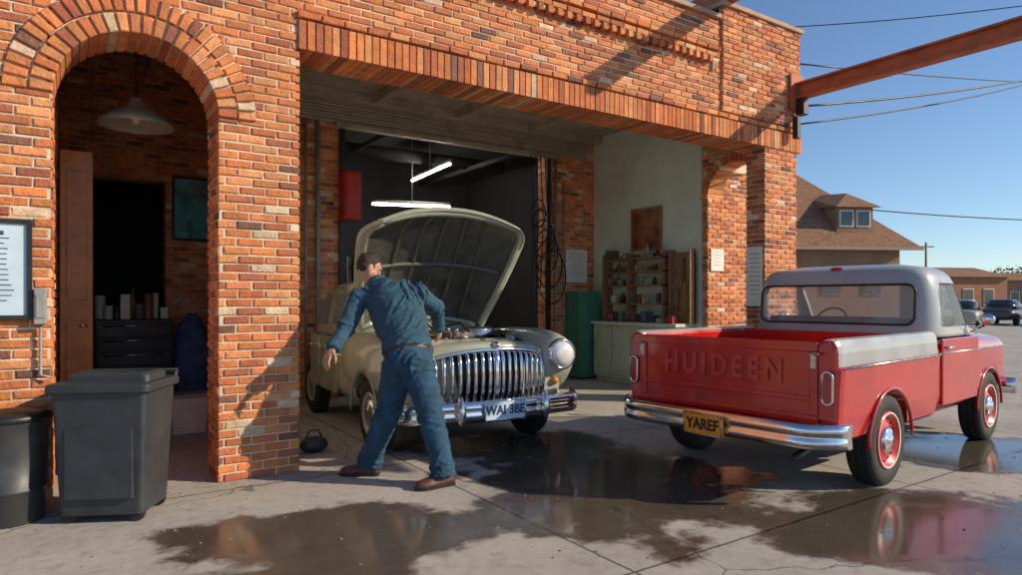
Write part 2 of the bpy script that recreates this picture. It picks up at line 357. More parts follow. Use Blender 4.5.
for sg in (-1,1):
    d=MB(); d.prism([(2.02,.48),(2.02,1.06),(3.0,1.06),(3.02,.70),(2.96,.48)],'y',sg*.872,sg*.897); do=d.obj("door",[M_red],truck,bevel=.012)
    d=MB(); d.tube([(2.08,sg*.905,.985),(2.10,sg*.925,.985),(2.2,sg*.925,.985)],.012,8); d.obj("handle",[M_chrome],do)
    d=MB(); d.tube([(2.82,sg*.88,1.10),(2.84,sg*.97,1.18)],.008,8); d.ell((2.85,sg*1.0,1.22),(.03,.07,.055)); d.obj("wing_mirror",[M_chrome],truck)
it=MB(); it.bx(2.0,2.18,-.7,.7,.72,1.24); it.bx(2.0,2.5,-.7,.7,.6,.78); it.bx(2.9,3.05,-.75,.75,1.0,1.15)
it.obj("seat",[mat("seat_vinyl",(.12,.06,.04),.5,var=.2)],truck,bevel=.03)
sl=MB(); c=Vector((2.72,.38,1.16)); ax=Vector((-.9,0,.43)).normalized(); a1=Vector((0,1,0)); a2=ax.cross(a1)
sl.tube([c+a1*.17*math.cos(t)+a2*.17*math.sin(t) for t in [2*math.pi*i/24 for i in range(25)]],.011,6); sl.tube([c+a1*.17,c-a1*.17],.01,6); sl.tube([c,c-ax*.3],.018,6); sl.obj("steering_wheel",[M_black],truck)
fbm=MB(); fbm.loft([[(4.12+dx,y,z) for dx,z in ((0,.4),(.07,.42),(.08,.5),(.07,.56),(0,.57))] for y in [-.93+.093*i for i in range(21)]]); fbm.obj("front_bumper",[M_chrome],truck)
for sg in (-1,1):
    l=MB(); l.lathe([(.10,4.10),(.105,4.16),(.085,4.18),(.001,4.185)],(0,sg*.68,.80),'x'); l.obj("headlight",[M_lamp],truck)
gl=MB(); gl.bx(4.10,4.15,-.55,.55,.68,.92)
for i in range(5): gl.bx(4.14,4.165,-.55,.55,.70+.045*i,.715+.045*i)
gl.obj("grille",[M_chromed],truck)
add_wheels(truck,[(.86,-.80,0),(.86,.80,0),(3.40,-.79,.0),(3.40,.79,.0)],.345,.19,.215,'truck',M_redrim)
# SEDAN
car=thing("vintage_car",(3.31,6.93,0),"vintage grey green sedan with its bonnet raised in the garage bay","car",math.radians(-94))
bs=interp([(-1.95,.48,.50,.74),(-1.89,.66,.40,.85),(-1.6,.83,.32,.96),(-1.0,.91,.28,1.03),(0,.93,.27,1.06),(.6,.93,.27,1.07),(1.2,.92,.3,1.05),(1.55,.89,.34,1.01),(1.74,.83,.38,.95),(1.83,.74,.44,.88)],6)
o=MB(); o.loft([ringx(x_,0,w,zb,zt,64,3.6) for x_,w,zb,zt in bs]); cb=o.obj("body",[M_olive,M_cream,M_black],car)
bay=MB(); bay.bx(.28,1.60,-.56,.56,.5,1.5)
cut(cb,[bay,archcut(1.13,.40,-1.2,1.2,.33),archcut(-1.25,.39,-1.2,1.2,.33)])
for p in cb.data.polygons:
    c=p.center
    if .27<c.x<1.61 and abs(c.y)<.565 and c.z<1.03: p.material_index=2
    elif c.x>.2 : p.material_index=1
HLY=.74
for sg in (-1,1):
    st=interp([(.05,.79,.12,.60,1.02),(.6,.775,.19,.48,1.085),(1.1,.765,.215,.46,1.11),(1.5,.755,.215,.48,1.105),(1.72,.748,.20,.54,1.08),(1.84,.742,.175,.66,1.045),(1.885,HLY,.150,.735,1.02)],6)
    o=MB(); o.loft([ringx(x_,sg*cy,w,zb,zt,36,2.5) for x_,cy,w,zb,zt in st]); fo=o.obj("front_wing",[M_cream],car); cut(fo,[archcut(1.13,.40,-1.3,1.3,.33)])
    h=MB(); h.lathe([(.145,1.84),(.152,1.885),(.148,1.925),(.130,1.94),(.122,1.925)],(0,sg*HLY,.885),'x',36,cap=False); ho=h.obj("headlight",[M_chrome],car)
    h=MB(); h.lathe([(.122,1.90),(.122,1.925),(.112,1.945),(.08,1.965),(.04,1.975),(.001,1.978)],(0,sg*HLY,.885),'x',36); h.obj("headlight_lens",[M_lamp],ho)
    h=MB(); h.lathe([(.035,1.80),(.042,1.84),(.03,1.87),(.001,1.875)],(0,sg*.70,.63),'x',20); h.obj("indicator_lamp",[M_amber],car)
    h=MB(); h.tube([(-1.4,sg*.91,.80),(-.5,sg*.935,.83),(.3,sg*.94,.83)],.01,8); h.obj("trim_strip",[M_chrome],car)
    h=MB(); h.tube([(1.13+.405*math.cos(math.pi*i/20),sg*(.955),.33+.405*math.sin(math.pi*i/20)) for i in range(21)],.013,8); h.obj("wheel_arch",[M_cream],car)
    for x0,x1 in ((-.62,.12),(-1.05,-.66)):
        d=MB(); d.prism(rrect(x0,x1,.40,1.0,.05),'y',sg*.905,sg*.938); do=d.obj("door",[M_olive],car,bevel=.01)
        d=MB(); d.tube([(x0+.06,sg*.945,.88),(x0+.08,sg*.965,.88),(x0+.18,sg*.965,.88)],.011,8); d.obj("handle",[M_chrome],do)
def nx(y): return 1.955-.14*(y/.60)**2
GW=.575; GB=.49
def GT(y): return .955-.075*(abs(y)/GW)**2.4
nf=MB(); rings=[]
for i in range(25):
    y=-.60+.05*i; xx=nx(y); dz=GT(y)-.935
    rings.append([(xx-.36,y,.90),(xx-.30,y,.995),(xx-.14,y,1.02+dz*.7),(xx-.04,y,.995+dz),(xx+.012,y,.958+dz),(xx-.03,y,.935+dz),(xx-.12,y,.91+dz)])
nf.loft(rings); nf.obj("nose_panel",[M_cream],car)
gm=MB(); 
gm.loft([[(nx(y)+dx,y,z) for dx,z in ((-.09,GB),(-.07,GT(y)-.005),(-.10,GT(y)+.005),(-.14,GB))] for y in [-GW+GW*i/10 for i in range(21)]],m=1)
nb=17
for i in range(nb):
    y=-GW+.035+(2*GW-.07)*i/(nb-1); xx=nx(y); w=.0185 if i!=nb//2 else .034
    zt=GT(y)-.014
    gm.tube([(xx-.06,y,GB+.005),(xx-.008,y,GB+.03),(xx+.012,y,GB+.12),(xx+.022,y,(zt+GB)/2),(xx+.014,y,zt-.10),(xx-.004,y,zt-.02),(xx-.05,y,zt)],w,12,0)
ys=[-GW+GW*i/12 for i in range(25)]
gm.tube([(nx(y)-.010,y,GT(y)) for y in ys],.024,10,0); gm.tube([(nx(y)-.02,y,GB) for y in ys],.022,10,0)
for sg in (-1,1): gm.tube([(nx(GW)-.02,sg*GW,GB),(nx(GW)-.0,sg*(GW+.005),.68),(nx(GW)-.012,sg*GW,GT(GW))],.023,10)
gm.obj("grille",[M_chrome,M_black],car)
l=MB(); l.ell((nx(0)-.0,0,1.0),(.045,.03,.03)); l.tube([(nx(0)-.04,0,1.015),(nx(0)-.30,0,1.03)],.010,8); l.obj("bonnet_badge",[M_chrome],car)
fp=MB(); fp.loft([[(nx(y)+dx,y,z) for dx,z in ((-.20,.30),(-.07,.34),(-.05,.49),(-.20,.50))] for y in [-.76+.076*i for i in range(21)]]); fp.obj("front_valance",[M_cream],car)
bmb=MB(); rings=[]
for i in range(45):
    t=-1+i/22; y=t*.98; xx=2.07-.10*t*t-(max(0,abs(t)-.8)/.2)**2*.26
    rings.append([(xx-.05,y,.36),(xx,y,.355),(xx+.03,y,.38),(xx+.038,y,.42),(xx+.022,y,.443),(xx+.038,y,.466),(xx+.03,y,.505),(xx,y,.53),(xx-.05,y,.525),(xx-.03,y,.44)])
bmb.loft(rings); cbm=bmb.obj("front_bumper",[M_chrome],car)
for sg in (-1,1):
    l=MB(); l.tube([(2.10,sg*.42,.33),(2.125,sg*.42,.39),(2.13,sg*.42,.49),(2.10,sg*.42,.58)],[.02,.038,.038,.02],12); l.tube([(1.7,sg*.42,.41),(2.0,sg*.42,.42)],.03,8); l.obj("overrider",[M_chrome],cbm)
l=MB(); l.bx(2.115,2.13,-.20,.20,.365,.53); cpn=l.obj("number_plate",[M_plate],car,bevel=.004)
MP=Matrix.Translation((2.132,0,.445))@Matrix.Rotation(math.pi/2,4,'Z')@Matrix.Rotation(math.pi/2,4,'X')
text("plate_text","WAI 3BE",.11,[M_ink],cpn,MP,ext=.003,sx=.92)
l=MB()
for a,b in (((2.132,-.20,.365),(2.132,.20,.365)),((2.132,-.20,.53),(2.132,.20,.53)),((2.132,-.20,.365),(2.132,-.20,.53)),((2.132,.20,.365),(2.132,.20,.53))): l.tube([a,b],.006,6)
l.obj("plate_frame",[M_chrome],cpn)
# engine
en=MB(); en.bx(.40,1.25,-.17,.17,.55,.96); en.bx(.42,1.2,-.10,.10,.96,1.08)
for k in range(4): en.lathe([(.022,1.08),(.022,1.11),(.001,1.115)],(.52+.2*k,0,0),'z',10)
en.lathe([(.03,.8),(.03,1.0),(.05,1.04),(.05,1.09),(.001,1.11)],(.95,-.3,0),'z',16); en.bx(.34,.60,-.54,-.32,.75,1.03); en.bx(1.44,1.53,-.44,.44,.55,1.03); en.lathe([(.04,1.03),(.045,1.045),(.045,1.06),(.001,1.065)],(1.485,-.1,0),'z',14)
en.tube([(1.2,-.05,.95),(1.3,-.1,1.07),(1.45,-.12,1.0)],.036,10); en.tube([(1.12,.1,.6),(1.25,.2,.7),(1.44,.25,.62)],.03,10); en.lathe([(.09,1.30),(.1,1.34),(.05,1.36)],(0,0,.82),'x',20)
for i in range(6): en.tube([(.5+i*.12,-.12,1.03),(.55+i*.1,-.22,1.09-.01*i),(.9,-.30,1.07)],.008,6)
for k in range(34): en.ell((random.uniform(.4,1.42),random.uniform(-.53,.53),random.uniform(.88,1.07)),(random.uniform(.02,.05),random.uniform(.02,.05),random.uniform(.02,.04)),seg=10,rng=6)
en.obj("engine",[M_engine],car)
ac=MB(); ac.lathe([(.001,.99),(.15,.99),(.16,1.01),(.16,1.10),(.14,1.12),(.03,1.13),(.02,1.16),(.001,1.16)],(1.0,.30,0),'z',28); ac.tube([(1.1,.42,1.05),(1.3,.5,1.05),(1.45,.45,.98)],.045,12); ac.obj("air_filter",[M_chromed],car)
hz=MB(); hz.tube([(.3,-.4,1.03),(.7,-.46,1.09),(1.2,-.5,1.07),(1.5,-.46,1.0)],.016,8); hz.tube([(.3,.45,1.0),(.9,.5,1.09),(1.5,.3,1.03)],.018,8); hz.tube([(.4,.1,1.09),(.8,.2,1.16),(1.3,.05,1.09)],.012,8); hz.tube([(.4,-.25,1.05),(.8,-.18,1.15),(1.35,-.28,1.06),(1.5,-.3,.9)],.012,8); hz.obj("hose",[M_rubber],car)
bt=MB(); bt.bx(1.18,1.40,-.55,-.36,.76,1.03); bt.tube([(1.24,-.5,1.03),(1.24,-.5,1.06)],.015,8); bt.tube([(1.34,-.42,1.03),(1.34,-.42,1.06)],.015,8); bt.obj("battery",[mat("battery_case",(.4,.10,.04),.5)],car,bevel=.01)
ho=MB(); ang=math.radians(55); Lh=1.53; NI,NJ=22,28
def hp(s,t,off):
    w=.745+.185*math.sin(min(1,s*1.05)*math.pi*.5)
    if s>.78: w*=math.sqrt(max(0,1-((s-.78)/.22)**2*.34))
    y=t*w; lift=.20*(1-abs(t)**2.6)*(1-.30*s) - .13*max(0,(s-.75)/.25)**2; l=s*Lh*(1-.07*t*t*s)
    lift+=off; return Vector((.15+l*math.cos(ang)-lift*math.sin(ang),y,1.08+l*math.sin(ang)+lift*math.cos(ang)))
def grid(off): return [[hp(i/NI,-1+2*j/NJ,off) for j in range(NJ+1)] for i in range(NI+1)]
A,B=grid(.0),grid(-.07); n=NJ+1
vs=[p for r in A for p in r]+[p for r in B for p in r]; o2=(NI+1)*n
fa=[];fbk=[];fe=[]
for i in range(NI):
    for j in range(NJ):
        a=i*n+j; fa.append((a,a+1,a+n+1,a+n)); fbk.append((o2+a,o2+a+n,o2+a+n+1,o2+a+1))
    fe.append((i*n,(i+1)*n,o2+(i+1)*n,o2+i*n)); fe.append((i*n+NJ,o2+i*n+NJ,o2+(i+1)*n+NJ,(i+1)*n+NJ))
for j in range(NJ): fe.append((j,o2+j,o2+j+1,j+1)); fe.append((NI*n+j,NI*n+j+1,o2+NI*n+j+1,o2+NI*n+j))
ho.add(vs,fa,0,None,True)
def addf(fs,m,off=0):
    for k,q in enumerate(fs):
        mm=m
        if m==1:
            i,j=divmod(k,NJ); mm=0 if (j<1 or j>=NJ-1 or i>=NI-1 or i<1) else 1
        ho.f.append(list(q)); ho.m.append(mm); ho.c.append(None); ho.s.append(m==1)
addf(fbk,1); addf(fe,0)
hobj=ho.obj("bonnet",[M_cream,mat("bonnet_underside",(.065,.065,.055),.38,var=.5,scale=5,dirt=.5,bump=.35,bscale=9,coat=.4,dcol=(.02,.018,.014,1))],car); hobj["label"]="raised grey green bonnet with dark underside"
rb=MB(); E=.925
for path in ([(.03+s*.94,-E) for s in [i/12 for i in range(13)]],[(.03+s*.94,E) for s in [i/12 for i in range(13)]],[(.965,t) for t in [-E+i*E/6 for i in range(13)]],[(.04,t) for t in [-E+i*E/6 for i in range(13)]]):
    rb.tube([hp(s,t,-.078) for s,t in path],[.030]*len(path),8)
rb.obj("bonnet_edge",[M_olive],hobj)
rb=MB()
for t0 in (-.62,-.31,0,.31,.62):
    rb.tube([hp(.06+.88*i/12,t0*(1-.25*i/12),-.072) for i in range(13)],[.020]*13,8)
rb.tube([hp(.52,-.88+i*1.76/12,-.072) for i in range(13)],[.026]*13,8)
rb.obj("bonnet_brace",[mat("brace_paint",(.075,.075,.06),.45,var=.3,coat=.3)],hobj)
l=MB(); l.tube([(.6,-.58,1.0),hp(.6,-.85,-.07)],.009,8); l.obj("bonnet_prop",[M_chromed],hobj)
wsc=MB(); wsc.prism(rrect(-.62,.62,1.14,1.47,.06),'x',-.3,.6); rwc=MB(); rwc.prism(rrect(-.5,.5,1.16,1.46,.08),'x',-2.,-1.1)
s1=MB(); s1.prism([(-.62,1.12),(-.62,1.46),(-.28,1.46),(-.02,1.12)],'y',-1.2,1.2); s2=MB(); s2.prism([(-1.26,1.12),(-1.14,1.46),(-.69,1.46),(-.69,1.12)],'y',-1.2,1.2)
greenhouse(car,[(1.0,-1.66,.25,.85),(1.15,-1.56,.12,.82),(1.3,-1.48,-.02,.79),(1.47,-1.34,-.17,.74),(1.57,-1.18,-.32,.65),(1.63,-1.0,-.5,.46)],4.2,[wsc,rwc,s1,s2],[M_olive],"roof",glassz=(1.06,1.52))
it=MB(); it.bx(-.9,-.7,-.65,.65,.6,1.25); it.bx(-.05,.1,-.65,.65,.9,1.12); it.obj("seat",[mat("seat_leather",(.1,.03,.02),.5)],car,bevel=.03)
un=MB(); un.bx(-1.7,1.6,-.55,.55,.24,.40); un.tube([(1.13,-.7,.33),(1.13,.7,.33)],.04); un.obj("chassis",[M_black],car)
add_wheels(car,[(1.13,-.82,0),(1.13,.82,0),(-1.25,-.80,0),(-1.25,.80,0)],.34,.17,.20,'car',M_cream)
# PERSON
per=thing("person",G(405,481),"mechanic in blue denim workwear bending over beside the open car","person")
J={k:W(*a) for k,a in dict(pel=(409,358,5.14),waist=(406,337,5.22),chest=(397,312,5.34),ub=(388,295,5.42),neck=(377,283,5.48),
  sl=(360,299,5.42),el=(346,328,5.26),wl=(333,348,5.12), sr=(418,293,5.42),er=(436,308,5.60),wr=(439,328,5.80),
  hl=(398,366,5.18),kl=(388,414,5.20),al=(369,461,5.28), hr=(419,367,5.12),kr=(432,420,5.03),ar=(444,471,4.98)).items()}
hc=W(369,268,5.55)
ff=(Rv*.80+Fv*.40+Vector((0,0,-.50))).normalized(); fs_=Vector((0,0,1)).cross(ff).normalized()
fu=(ff.cross(fs_)).normalized()
if fu.z<0: fu=-fu; fs_=-fs_
HB=Matrix((fs_,ff,fu)).transposed()
sh=(J['sr']-J['sl']).normalized(); Z=Vector((0,0,1)); X=Vector((1,0,0)); Y=Vector((0,1,0))
def lerp(a,b,t): return a+(b-a)*t
pm=MB()
pm.tube([J['pel']-Z*.10,J['pel']-Z*.02,J['waist'],lerp(J['waist'],J['chest'],.5),J['chest'],J['ub'],J['neck']-Z*.01],[.160,.190,.190,.205,.225,.205,.072],24,side=sh,rb=[.13,.15,.14,.145,.15,.13,.07])
pm.ell(J['pel']-Fv*.04-Z*.02,(.180,.145,.15),basis=Matrix((Rv,Fv,Z)).transposed())
pm.tube([J['ub'],J['neck'],hc-fu*.05],[.095,.064,.058],16)
for s_,e_,w_ in (('sl','el','wl'),('sr','er','wr')):
    pm.tube([lerp(J['ub'],J[s_],.35),J[s_],lerp(J[s_],J[e_],.4),J[e_],lerp(J[e_],J[w_],.35),J[w_]],[.083,.090,.080,.066,.062,.048],16)
    pm.ell(J[s_],(.090,.090,.088)); pm.ell(J[e_],(.067,.067,.067))
for h_,k_,a_ in (('hl','kl','al'),('hr','kr','ar')):
    pm.tube([J[h_]+Z*.04,J[h_]-Z*.05,lerp(J[h_],J[k_],.5),J[k_],lerp(J[k_],J[a_],.35),lerp(J[k_],J[a_],.75),J[a_]-Z*.035],[.12,.13,.118,.098,.098,.090,.098],18)
    pm.ell(J[k_],(.098,.098,.100))
def hpnt(x,y,z): return hc+HB@Vector((x,y,z))
pm.ell(hpnt(0,-.01,.02),(.078,.098,.098),basis=HB); pm.ell(hpnt(0,.035,-.045),(.060,.064,.076),basis=HB); pm.ell(hpnt(0,.045,-.088),(.036,.042,.032),basis=HB)
pm.tube([hpnt(0,.088,.02),hpnt(0,.112,-.012),hpnt(0,.126,-.028)],[.010,.014,.018],8); pm.ell(hpnt(0,.088,.035),(.056,.016,.014),basis=HB)
for sg in (-1,1): pm.ell(hpnt(sg*.082,-.008,-.01),(.014,.024,.036),basis=HB)
pm.ell(hpnt(0,.094,-.056),(.026,.014,.009),basis=HB)
me=pm.mesh("body"); tmp=bpy.data.objects.new("tmpb",me); COL.objects.link(tmp)
r=tmp.modifiers.new("r",'REMESH'); r.mode='VOXEL'; r.voxel_size=.0080; sm=tmp.modifiers.new("s",'SMOOTH'); sm.iterations=3; sm.factor=.5
bake(tmp); bm=tmp.data
segs=[('neck','ub','T'),('ub','waist','T'),('waist','pel','T'),('sl','el','T'),('el','wl','T'),('sr','er','T'),('er','wr','T'),('hl','kl','J'),('kl','al','J'),('hr','kr','J'),('kr','ar','J')]
def sdist(p,a,b):
    t=max(0,min(1,(p-a).dot(b-a)/(b-a).length_squared)); return (p-(a+(b-a)*t)).length,t
beltn=(J['waist']-J['pel']).normalized(); bp_=J['pel']+beltn*.05
for v in bm.vertices:
    p=v.co; hd_=(p-hc).length
    if hd_<.155 : continue
    best=None
    for a,b,k in segs:
        d_,t=sdist(p,J[a],J[b])
        if best is None or d_<best[0]: best=(d_,t,a,b)
    ax=(J[best[3]]-J[best[2]]).normalized()
    q=Vector(p); nn=noise.noise(q*4+Vector((9,2,4))); al_=q.dot(ax)
    jn=max(0,1-min(best[1],1-best[1])*3.0) if best[2] in ('kl','kr','hl','hr','sl','sr','el','er') else .45
    per_=q-ax*al_; dg_=per_.dot(Rv)
    rid=1-abs(noise.noise(Vector((per_.x*3.5+nn,per_.y*3.5,per_.z*3.5+al_*14+nn*2+dg_*6)))*2.4); rid=max(0,rid)**2
    rid2=1-abs(noise.noise(Vector((per_.x*6+4,per_.y*6,per_.z*6+al_*24-dg_*10)))*2.2); rid2=max(0,rid2)**2
    v.co=p+v.normal*(rid*.020*(.35+.9*jn)+rid2*.007*(.4+jn)-.008+noise.noise(q*5)*.011)
for poly in bm.polygons:
    p=poly.center; poly.use_smooth=True
    bd_=(p-bp_).dot(beltn)
    isarm=min(sdist(p,J['sl'],J['el'])[0],sdist(p,J['el'],J['wl'])[0],sdist(p,J['sr'],J['er'])[0],sdist(p,J['er'],J['wr'])[0])<.102
    nk=(p-J['neck']).dot((hc-J['neck']).normalized())
    if (p-hc).length<.140 or (nk>.015 and (p-J['neck']).length<.15): poly.material_index=0
    elif isarm: poly.material_index=1
    elif bd_>.010+.012*noise.noise(p*9): poly.material_index=1
    elif bd_>-.020: poly.material_index=3
    else: poly.material_index=2
def hand(mb,wr,dirv,palmn,sg):
    dirv=dirv.normalized(); palmn=(palmn-dirv*palmn.dot(dirv)).normalized(); lat=dirv.cross(palmn).normalized()*sg
    mb.tube([wr-dirv*.03,wr+dirv*.02,wr+dirv*.055,wr+dirv*.095],[.030,.036,.045,.038],14,side=lat,rb=[.026,.022,.019,.014])
    for i,(ln,off) in enumerate(((.074,.031),(.084,.010),(.078,-.011),(.062,-.031))):
        b=wr+dirv*(.088-abs(off-.005)*.25)+lat*off; c=.25+.12*i
        p1=b+(dirv+palmn*c*.5).normalized()*ln*.42; p2=p1+(dirv+palmn*(c+.5)).normalized()*ln*.33; p3=p2+(dirv+palmn*(c+1.2)).normalized()*ln*.27
        mb.tube([b-dirv*.015,b,p1,p2,p3],[.0100,.0105,.0097,.0090,.0066],8)
        mb.ell(p3,(.0066,.0066,.0066),seg=8,rng=6)
    b=wr+dirv*.03+lat*.030; p1=b+(dirv*.6+lat*.8+palmn*.25).normalized()*.042; p2=p1+(dirv*.9+lat*.3+palmn*.4).normalized()*.034; p3=p2+(dirv+palmn*.5).normalized()*.02
    mb.tube([b-dirv*.02,b,p1,p2,p3],[.015,.016,.012,.011,.0075],8); mb.ell(p3,(.0075,.0075,.0075),seg=8,rng=6)
hm=MB()
hand(hm,J['wl']+(J['wl']-J['el']).normalized()*.02,(J['wl']-J['el'])+Vector((0,0,-.03)),Fv+Rv*.6,1)
hand(hm,J['wr']+(J['wr']-J['er']).normalized()*.02,(J['wr']-J['er'])+Fv*.06,-Rv+Fv*.2,-1)
hmesh=hm.mesh("h")
b2=bmesh.new(); b2.from_mesh(bm); b2.from_mesh(hmesh); me2=bpy.data.meshes.new("body"); b2.to_mesh(me2); b2.free()
bpy.data.objects.remove(tmp)
mkobj("body",me2,[M_skin,M_shirt,M_jean,M_belt],per,True)
for e_,w_ in (('el','wl'),('er','wr')):
    c=MB(); d_=(J[w_]-J[e_]).normalized(); c.tube([J[w_]-d_*.055,J[w_]-d_*.01,J[w_]+d_*.010],[.058,.056,.052],18); c.obj("shirt_cuff",[M_shirt],per,True)
c=MB(); nd=(hc-J['neck']).normalized(); c.tube([J['neck']-nd*.035,J['neck']+nd*.004,J['neck']+nd*.026,J['neck']+nd*.024,J['neck']-nd*.01],[.108,.086,.080,.072,.070],24); c.obj("shirt_collar",[M_shirt],per,True)
# hair
c=MB(); ng,nr=56,34
def hv(ph,th): 
    return .083*math.sin(ph)*math.cos(th),-.014+.102*math.sin(ph)*math.sin(th),.022+.106*math.cos(ph)
vs=[]
for i in range(nr+1):
    for j in range(ng):
        ph=math.pi*max(.02,i/nr*.80); th=2*math.pi*j/ng; x_,y_,z_=hv(ph,th); k=1+.07*noise.noise(Vector((x_*40,y_*18,z_*40)))+.07*abs(noise.noise(Vector((x_*140,y_*45,z_*140))))
        vs.append(hpnt(x_*k,y_*k,z_*k))
fs=[]
for i in range(nr):
    for j in range(ng):
        ph=math.pi*((i+.5)/nr*.80); th=2*math.pi*(j+.5)/ng; x_,y_,z_=hv(ph,th)
        jag=.010*noise.noise(Vector((th*11,0,0)))
        if y_>.062+jag: continue
        if y_>.022+jag and z_<.060+(y_-.022)*.9+jag: continue
        if abs(x_)>.05 and y_>-.035+jag and z_<.015+jag and not (.004<y_<.022 and z_>-.015): continue
        if z_<-.055+jag*2: continue
        k=(j+1)%ng; fs.append((i*ng+j,i*ng+k,(i+1)*ng+k,(i+1)*ng+j))
c.add(vs,fs,0,None,True); hair=c.obj("hair",[M_hair],per,True)
so=hair.modifiers.new("so",'SOLIDIFY'); so.thickness=.010; so.offset=-1
for sg in (-1,1):
    c=MB(); c.ell(hpnt(sg*.030,.087,.012),(.013,.010,.009),basis=HB,seg=12,rng=8); eo=c.obj("eye",[mat("eye_white",(.6,.57,.52),.3)],per,True)
    c=MB(); c.ell(hpnt(sg*.030,.095,.012),(.006,.004,.006),basis=HB,seg=10,rng=6); c.obj("iris",[M_hair],eo)
    c=MB(); c.tube([hpnt(sg*.014,.102,.030),hpnt(sg*.03,.102,.035),hpnt(sg*.046,.090,.029)],[.004,.005,.003],6); c.obj("eyebrow",[M_hair],per,True)
def shoe(an,toe):
    an=Vector(an); d_=Vector((toe.x-an.x,toe.y-an.y,0)).normalized(); l_=Vector((-d_.y,d_.x,0)); base=Vector((an.x,an.y,0))-d_*.08
    c=MB(); rings=[]
    for t,w,h in ((0,.032,.085),(.02,.040,.10),(.08,.044,.11),(.13,.047,.085),(.20,.055,.066),(.26,.053,.055),(.295,.038,.042),(.31,.018,.03)):
        rings.append([base+d_*t+l_*(w*math.cos(a))+Z*((.02+max(0,h*math.sin(a))) if math.sin(a)>0 else .018) for a in [2*math.pi*i/20 for i in range(20)]])
    c.loft(rings); c.tube([base+d_*.06+Z*.07,base+d_*.07+Z*.14],[.05,.052],16)
    o=c.obj("shoe",[M_leather],per,True)
    c=MB(); rings=[]
    for t,w in ((-.004,.03),(.02,.044),(.08,.047),(.13,.049),(.20,.059),(.26,.057),(.30,.042),(.316,.02)):
        rings.append([base+d_*t+l_*w*sx_+Z*z_ for sx_,z_ in ((-1,.003),(1,.003),(1,.022),(-1,.022))])
    c.loft(rings,sm=False); c.obj("shoe_sole",[M_black],o)
shoe(J['al'],G(343,475)); shoe(J['ar'],G(426,489))
# ------------------------------------------------------------------ bricks
BRT=1.0
def bcol():
    r=random.random()
    if r<.40: c=(.60,.205,.068)
    elif r<.64: c=(.50,.150,.052)
    elif r<.80: c=(.66,.28,.11)
    elif r<.90: c=(.36,.105,.05)
    elif r<.94: c=(.20,.085,.055)
    else: c=(.66,.47,.31)
    k=random.uniform(.80,1.18)*BRT; return tuple(min(.85,x*k*random.uniform(.94,1.06)) for x in c)
def onebrick(mb,o,ua,va,na,u0,u1,v0,v1,t,col=None):
    pr=random.uniform(-.004,.005); ch=.007
    col=col or bcol(); j=lambda:random.uniform(-.003,.003)
    back=[(u0,v0),(u1,v0),(u1,v1),(u0,v1)]
    vs=[o+ua*a+va*b-na*t for a,b in back]
    vs+=[o+ua*(a+j())+va*(b+j())+na*(pr-ch) for a,b in back]
    fr=[(u0+ch,v0+ch),(u1-ch,v0+ch),(u1-ch,v1-ch),(u0+ch,v1-ch)]
    vs+=[o+ua*(a+j())+va*(b+j())+na*(pr+j()*.6) for a,b in fr]
    fs=[(8,9,10,11)]
    for k in range(4):
        n=(k+1)%4; fs+=[(k,n,4+n,4+k),(4+k,4+n,8+n,8+k)]
    mb.add(vs,fs,0,col)
def bricks(mb,o,ua,va,na,Wd,Ht,blocked=None,bw=.20,bh=.0675,t=.014,mo=.0125,phase=0,u0=0):
    o=Vector(o);ua=Vector(ua);va=Vector(va);na=Vector(na)
    r=0; v=0
    while v+.03<Ht:
        v1=min(v+bh-mo,Ht); off=(r%2)*bw/2+phase+ (random.uniform(-.012,.012))
        u=u0-off
        segs=[]
        while u<Wd:
            a,b=max(u,u0),min(u+bw-mo,Wd)
            if b-a>.025: segs.append((a,b))
            u+=bw
        bl=blocked((v+v1)/2) if blocked else []
        for (p,q) in bl:
            ns=[]
            for a,b in segs:
                if b<=p or a>=q: ns.append((a,b))
                else:
                    if p-a>.03: ns.append((a,p))
                    if b-q>.03: ns.append((q,b))
            segs=ns
        for a,b in segs: onebrick(mb,o,ua,va,na,a,b,v,v1,t)
        v+=bh; r+=1
Y0=5.45; T=.45; TOP=4.92
garage=thing("brick_garage",(4,6,0),"old orange brick garage with arched entry and wide open bay","garage")
AC,AR,AS=.43,.52,2.8; RO=AR+.28
OX0,OX1,LZ,SZ=1.57,7.73,3.45,3.70
XL,XR=-3.2,8.45
fb=MB()
def bl(v):
    out=[]
    if v<AS: out.append((AC-AR-XL,AC+AR-XL))
    elif v<AS+RO:
        w=math.sqrt(RO*RO-(v-AS)**2); out.append((AC-w-XL,AC+w-XL))
    if v<LZ: out.append((OX0-XL,OX1-XL))
    elif v<SZ: out.append((OX0-.02-XL,XR-XL+.1))
    if 4.22<v<4.40: out.append((2.2-XL,6.72-XL))
    return out
bricks(fb,(XL,Y0,0),X,Z,-Y,XR-XL,TOP,bl)
bricks(fb,(2.2,Y0+.05,4.20),X,Z,-Y,4.52,.24,None)
x=2.22
while x<6.7:
    fb.bx(x,x+.06,Y0-.03,Y0+.1,4.36,4.43,0,bcol()); x+=.125
for zz,pr in ((4.435,.025),(4.51,.045)):
    bricks(fb,(2.15,Y0-pr,zz),X,Z,-Y,4.63,.068,None,t=.1)
bricks(fb,(6.83,Y0-.035,3.78),X,Z,-Y,1.65,1.32,None,t=.05)
bricks(fb,(6.83,Y0-.035,3.78),Y,Z,-X,.05,1.32,None,t=.012,u0=.012)
TP=.30
bricks(fb,(7.73,Y0,0),Y,Z,-X,TP,LZ,None,u0=.015)
bricks(fb,(AC+AR,Y0,0),Y,Z,-X,T,AS,None,u0=.015)
bricks(fb,(OX0,Y0,0),Y,Z,X,T,LZ,None,u0=.015)
bricks(fb,(AC-AR,Y0,0),Y,Z,X,T,AS,None,u0=.015)
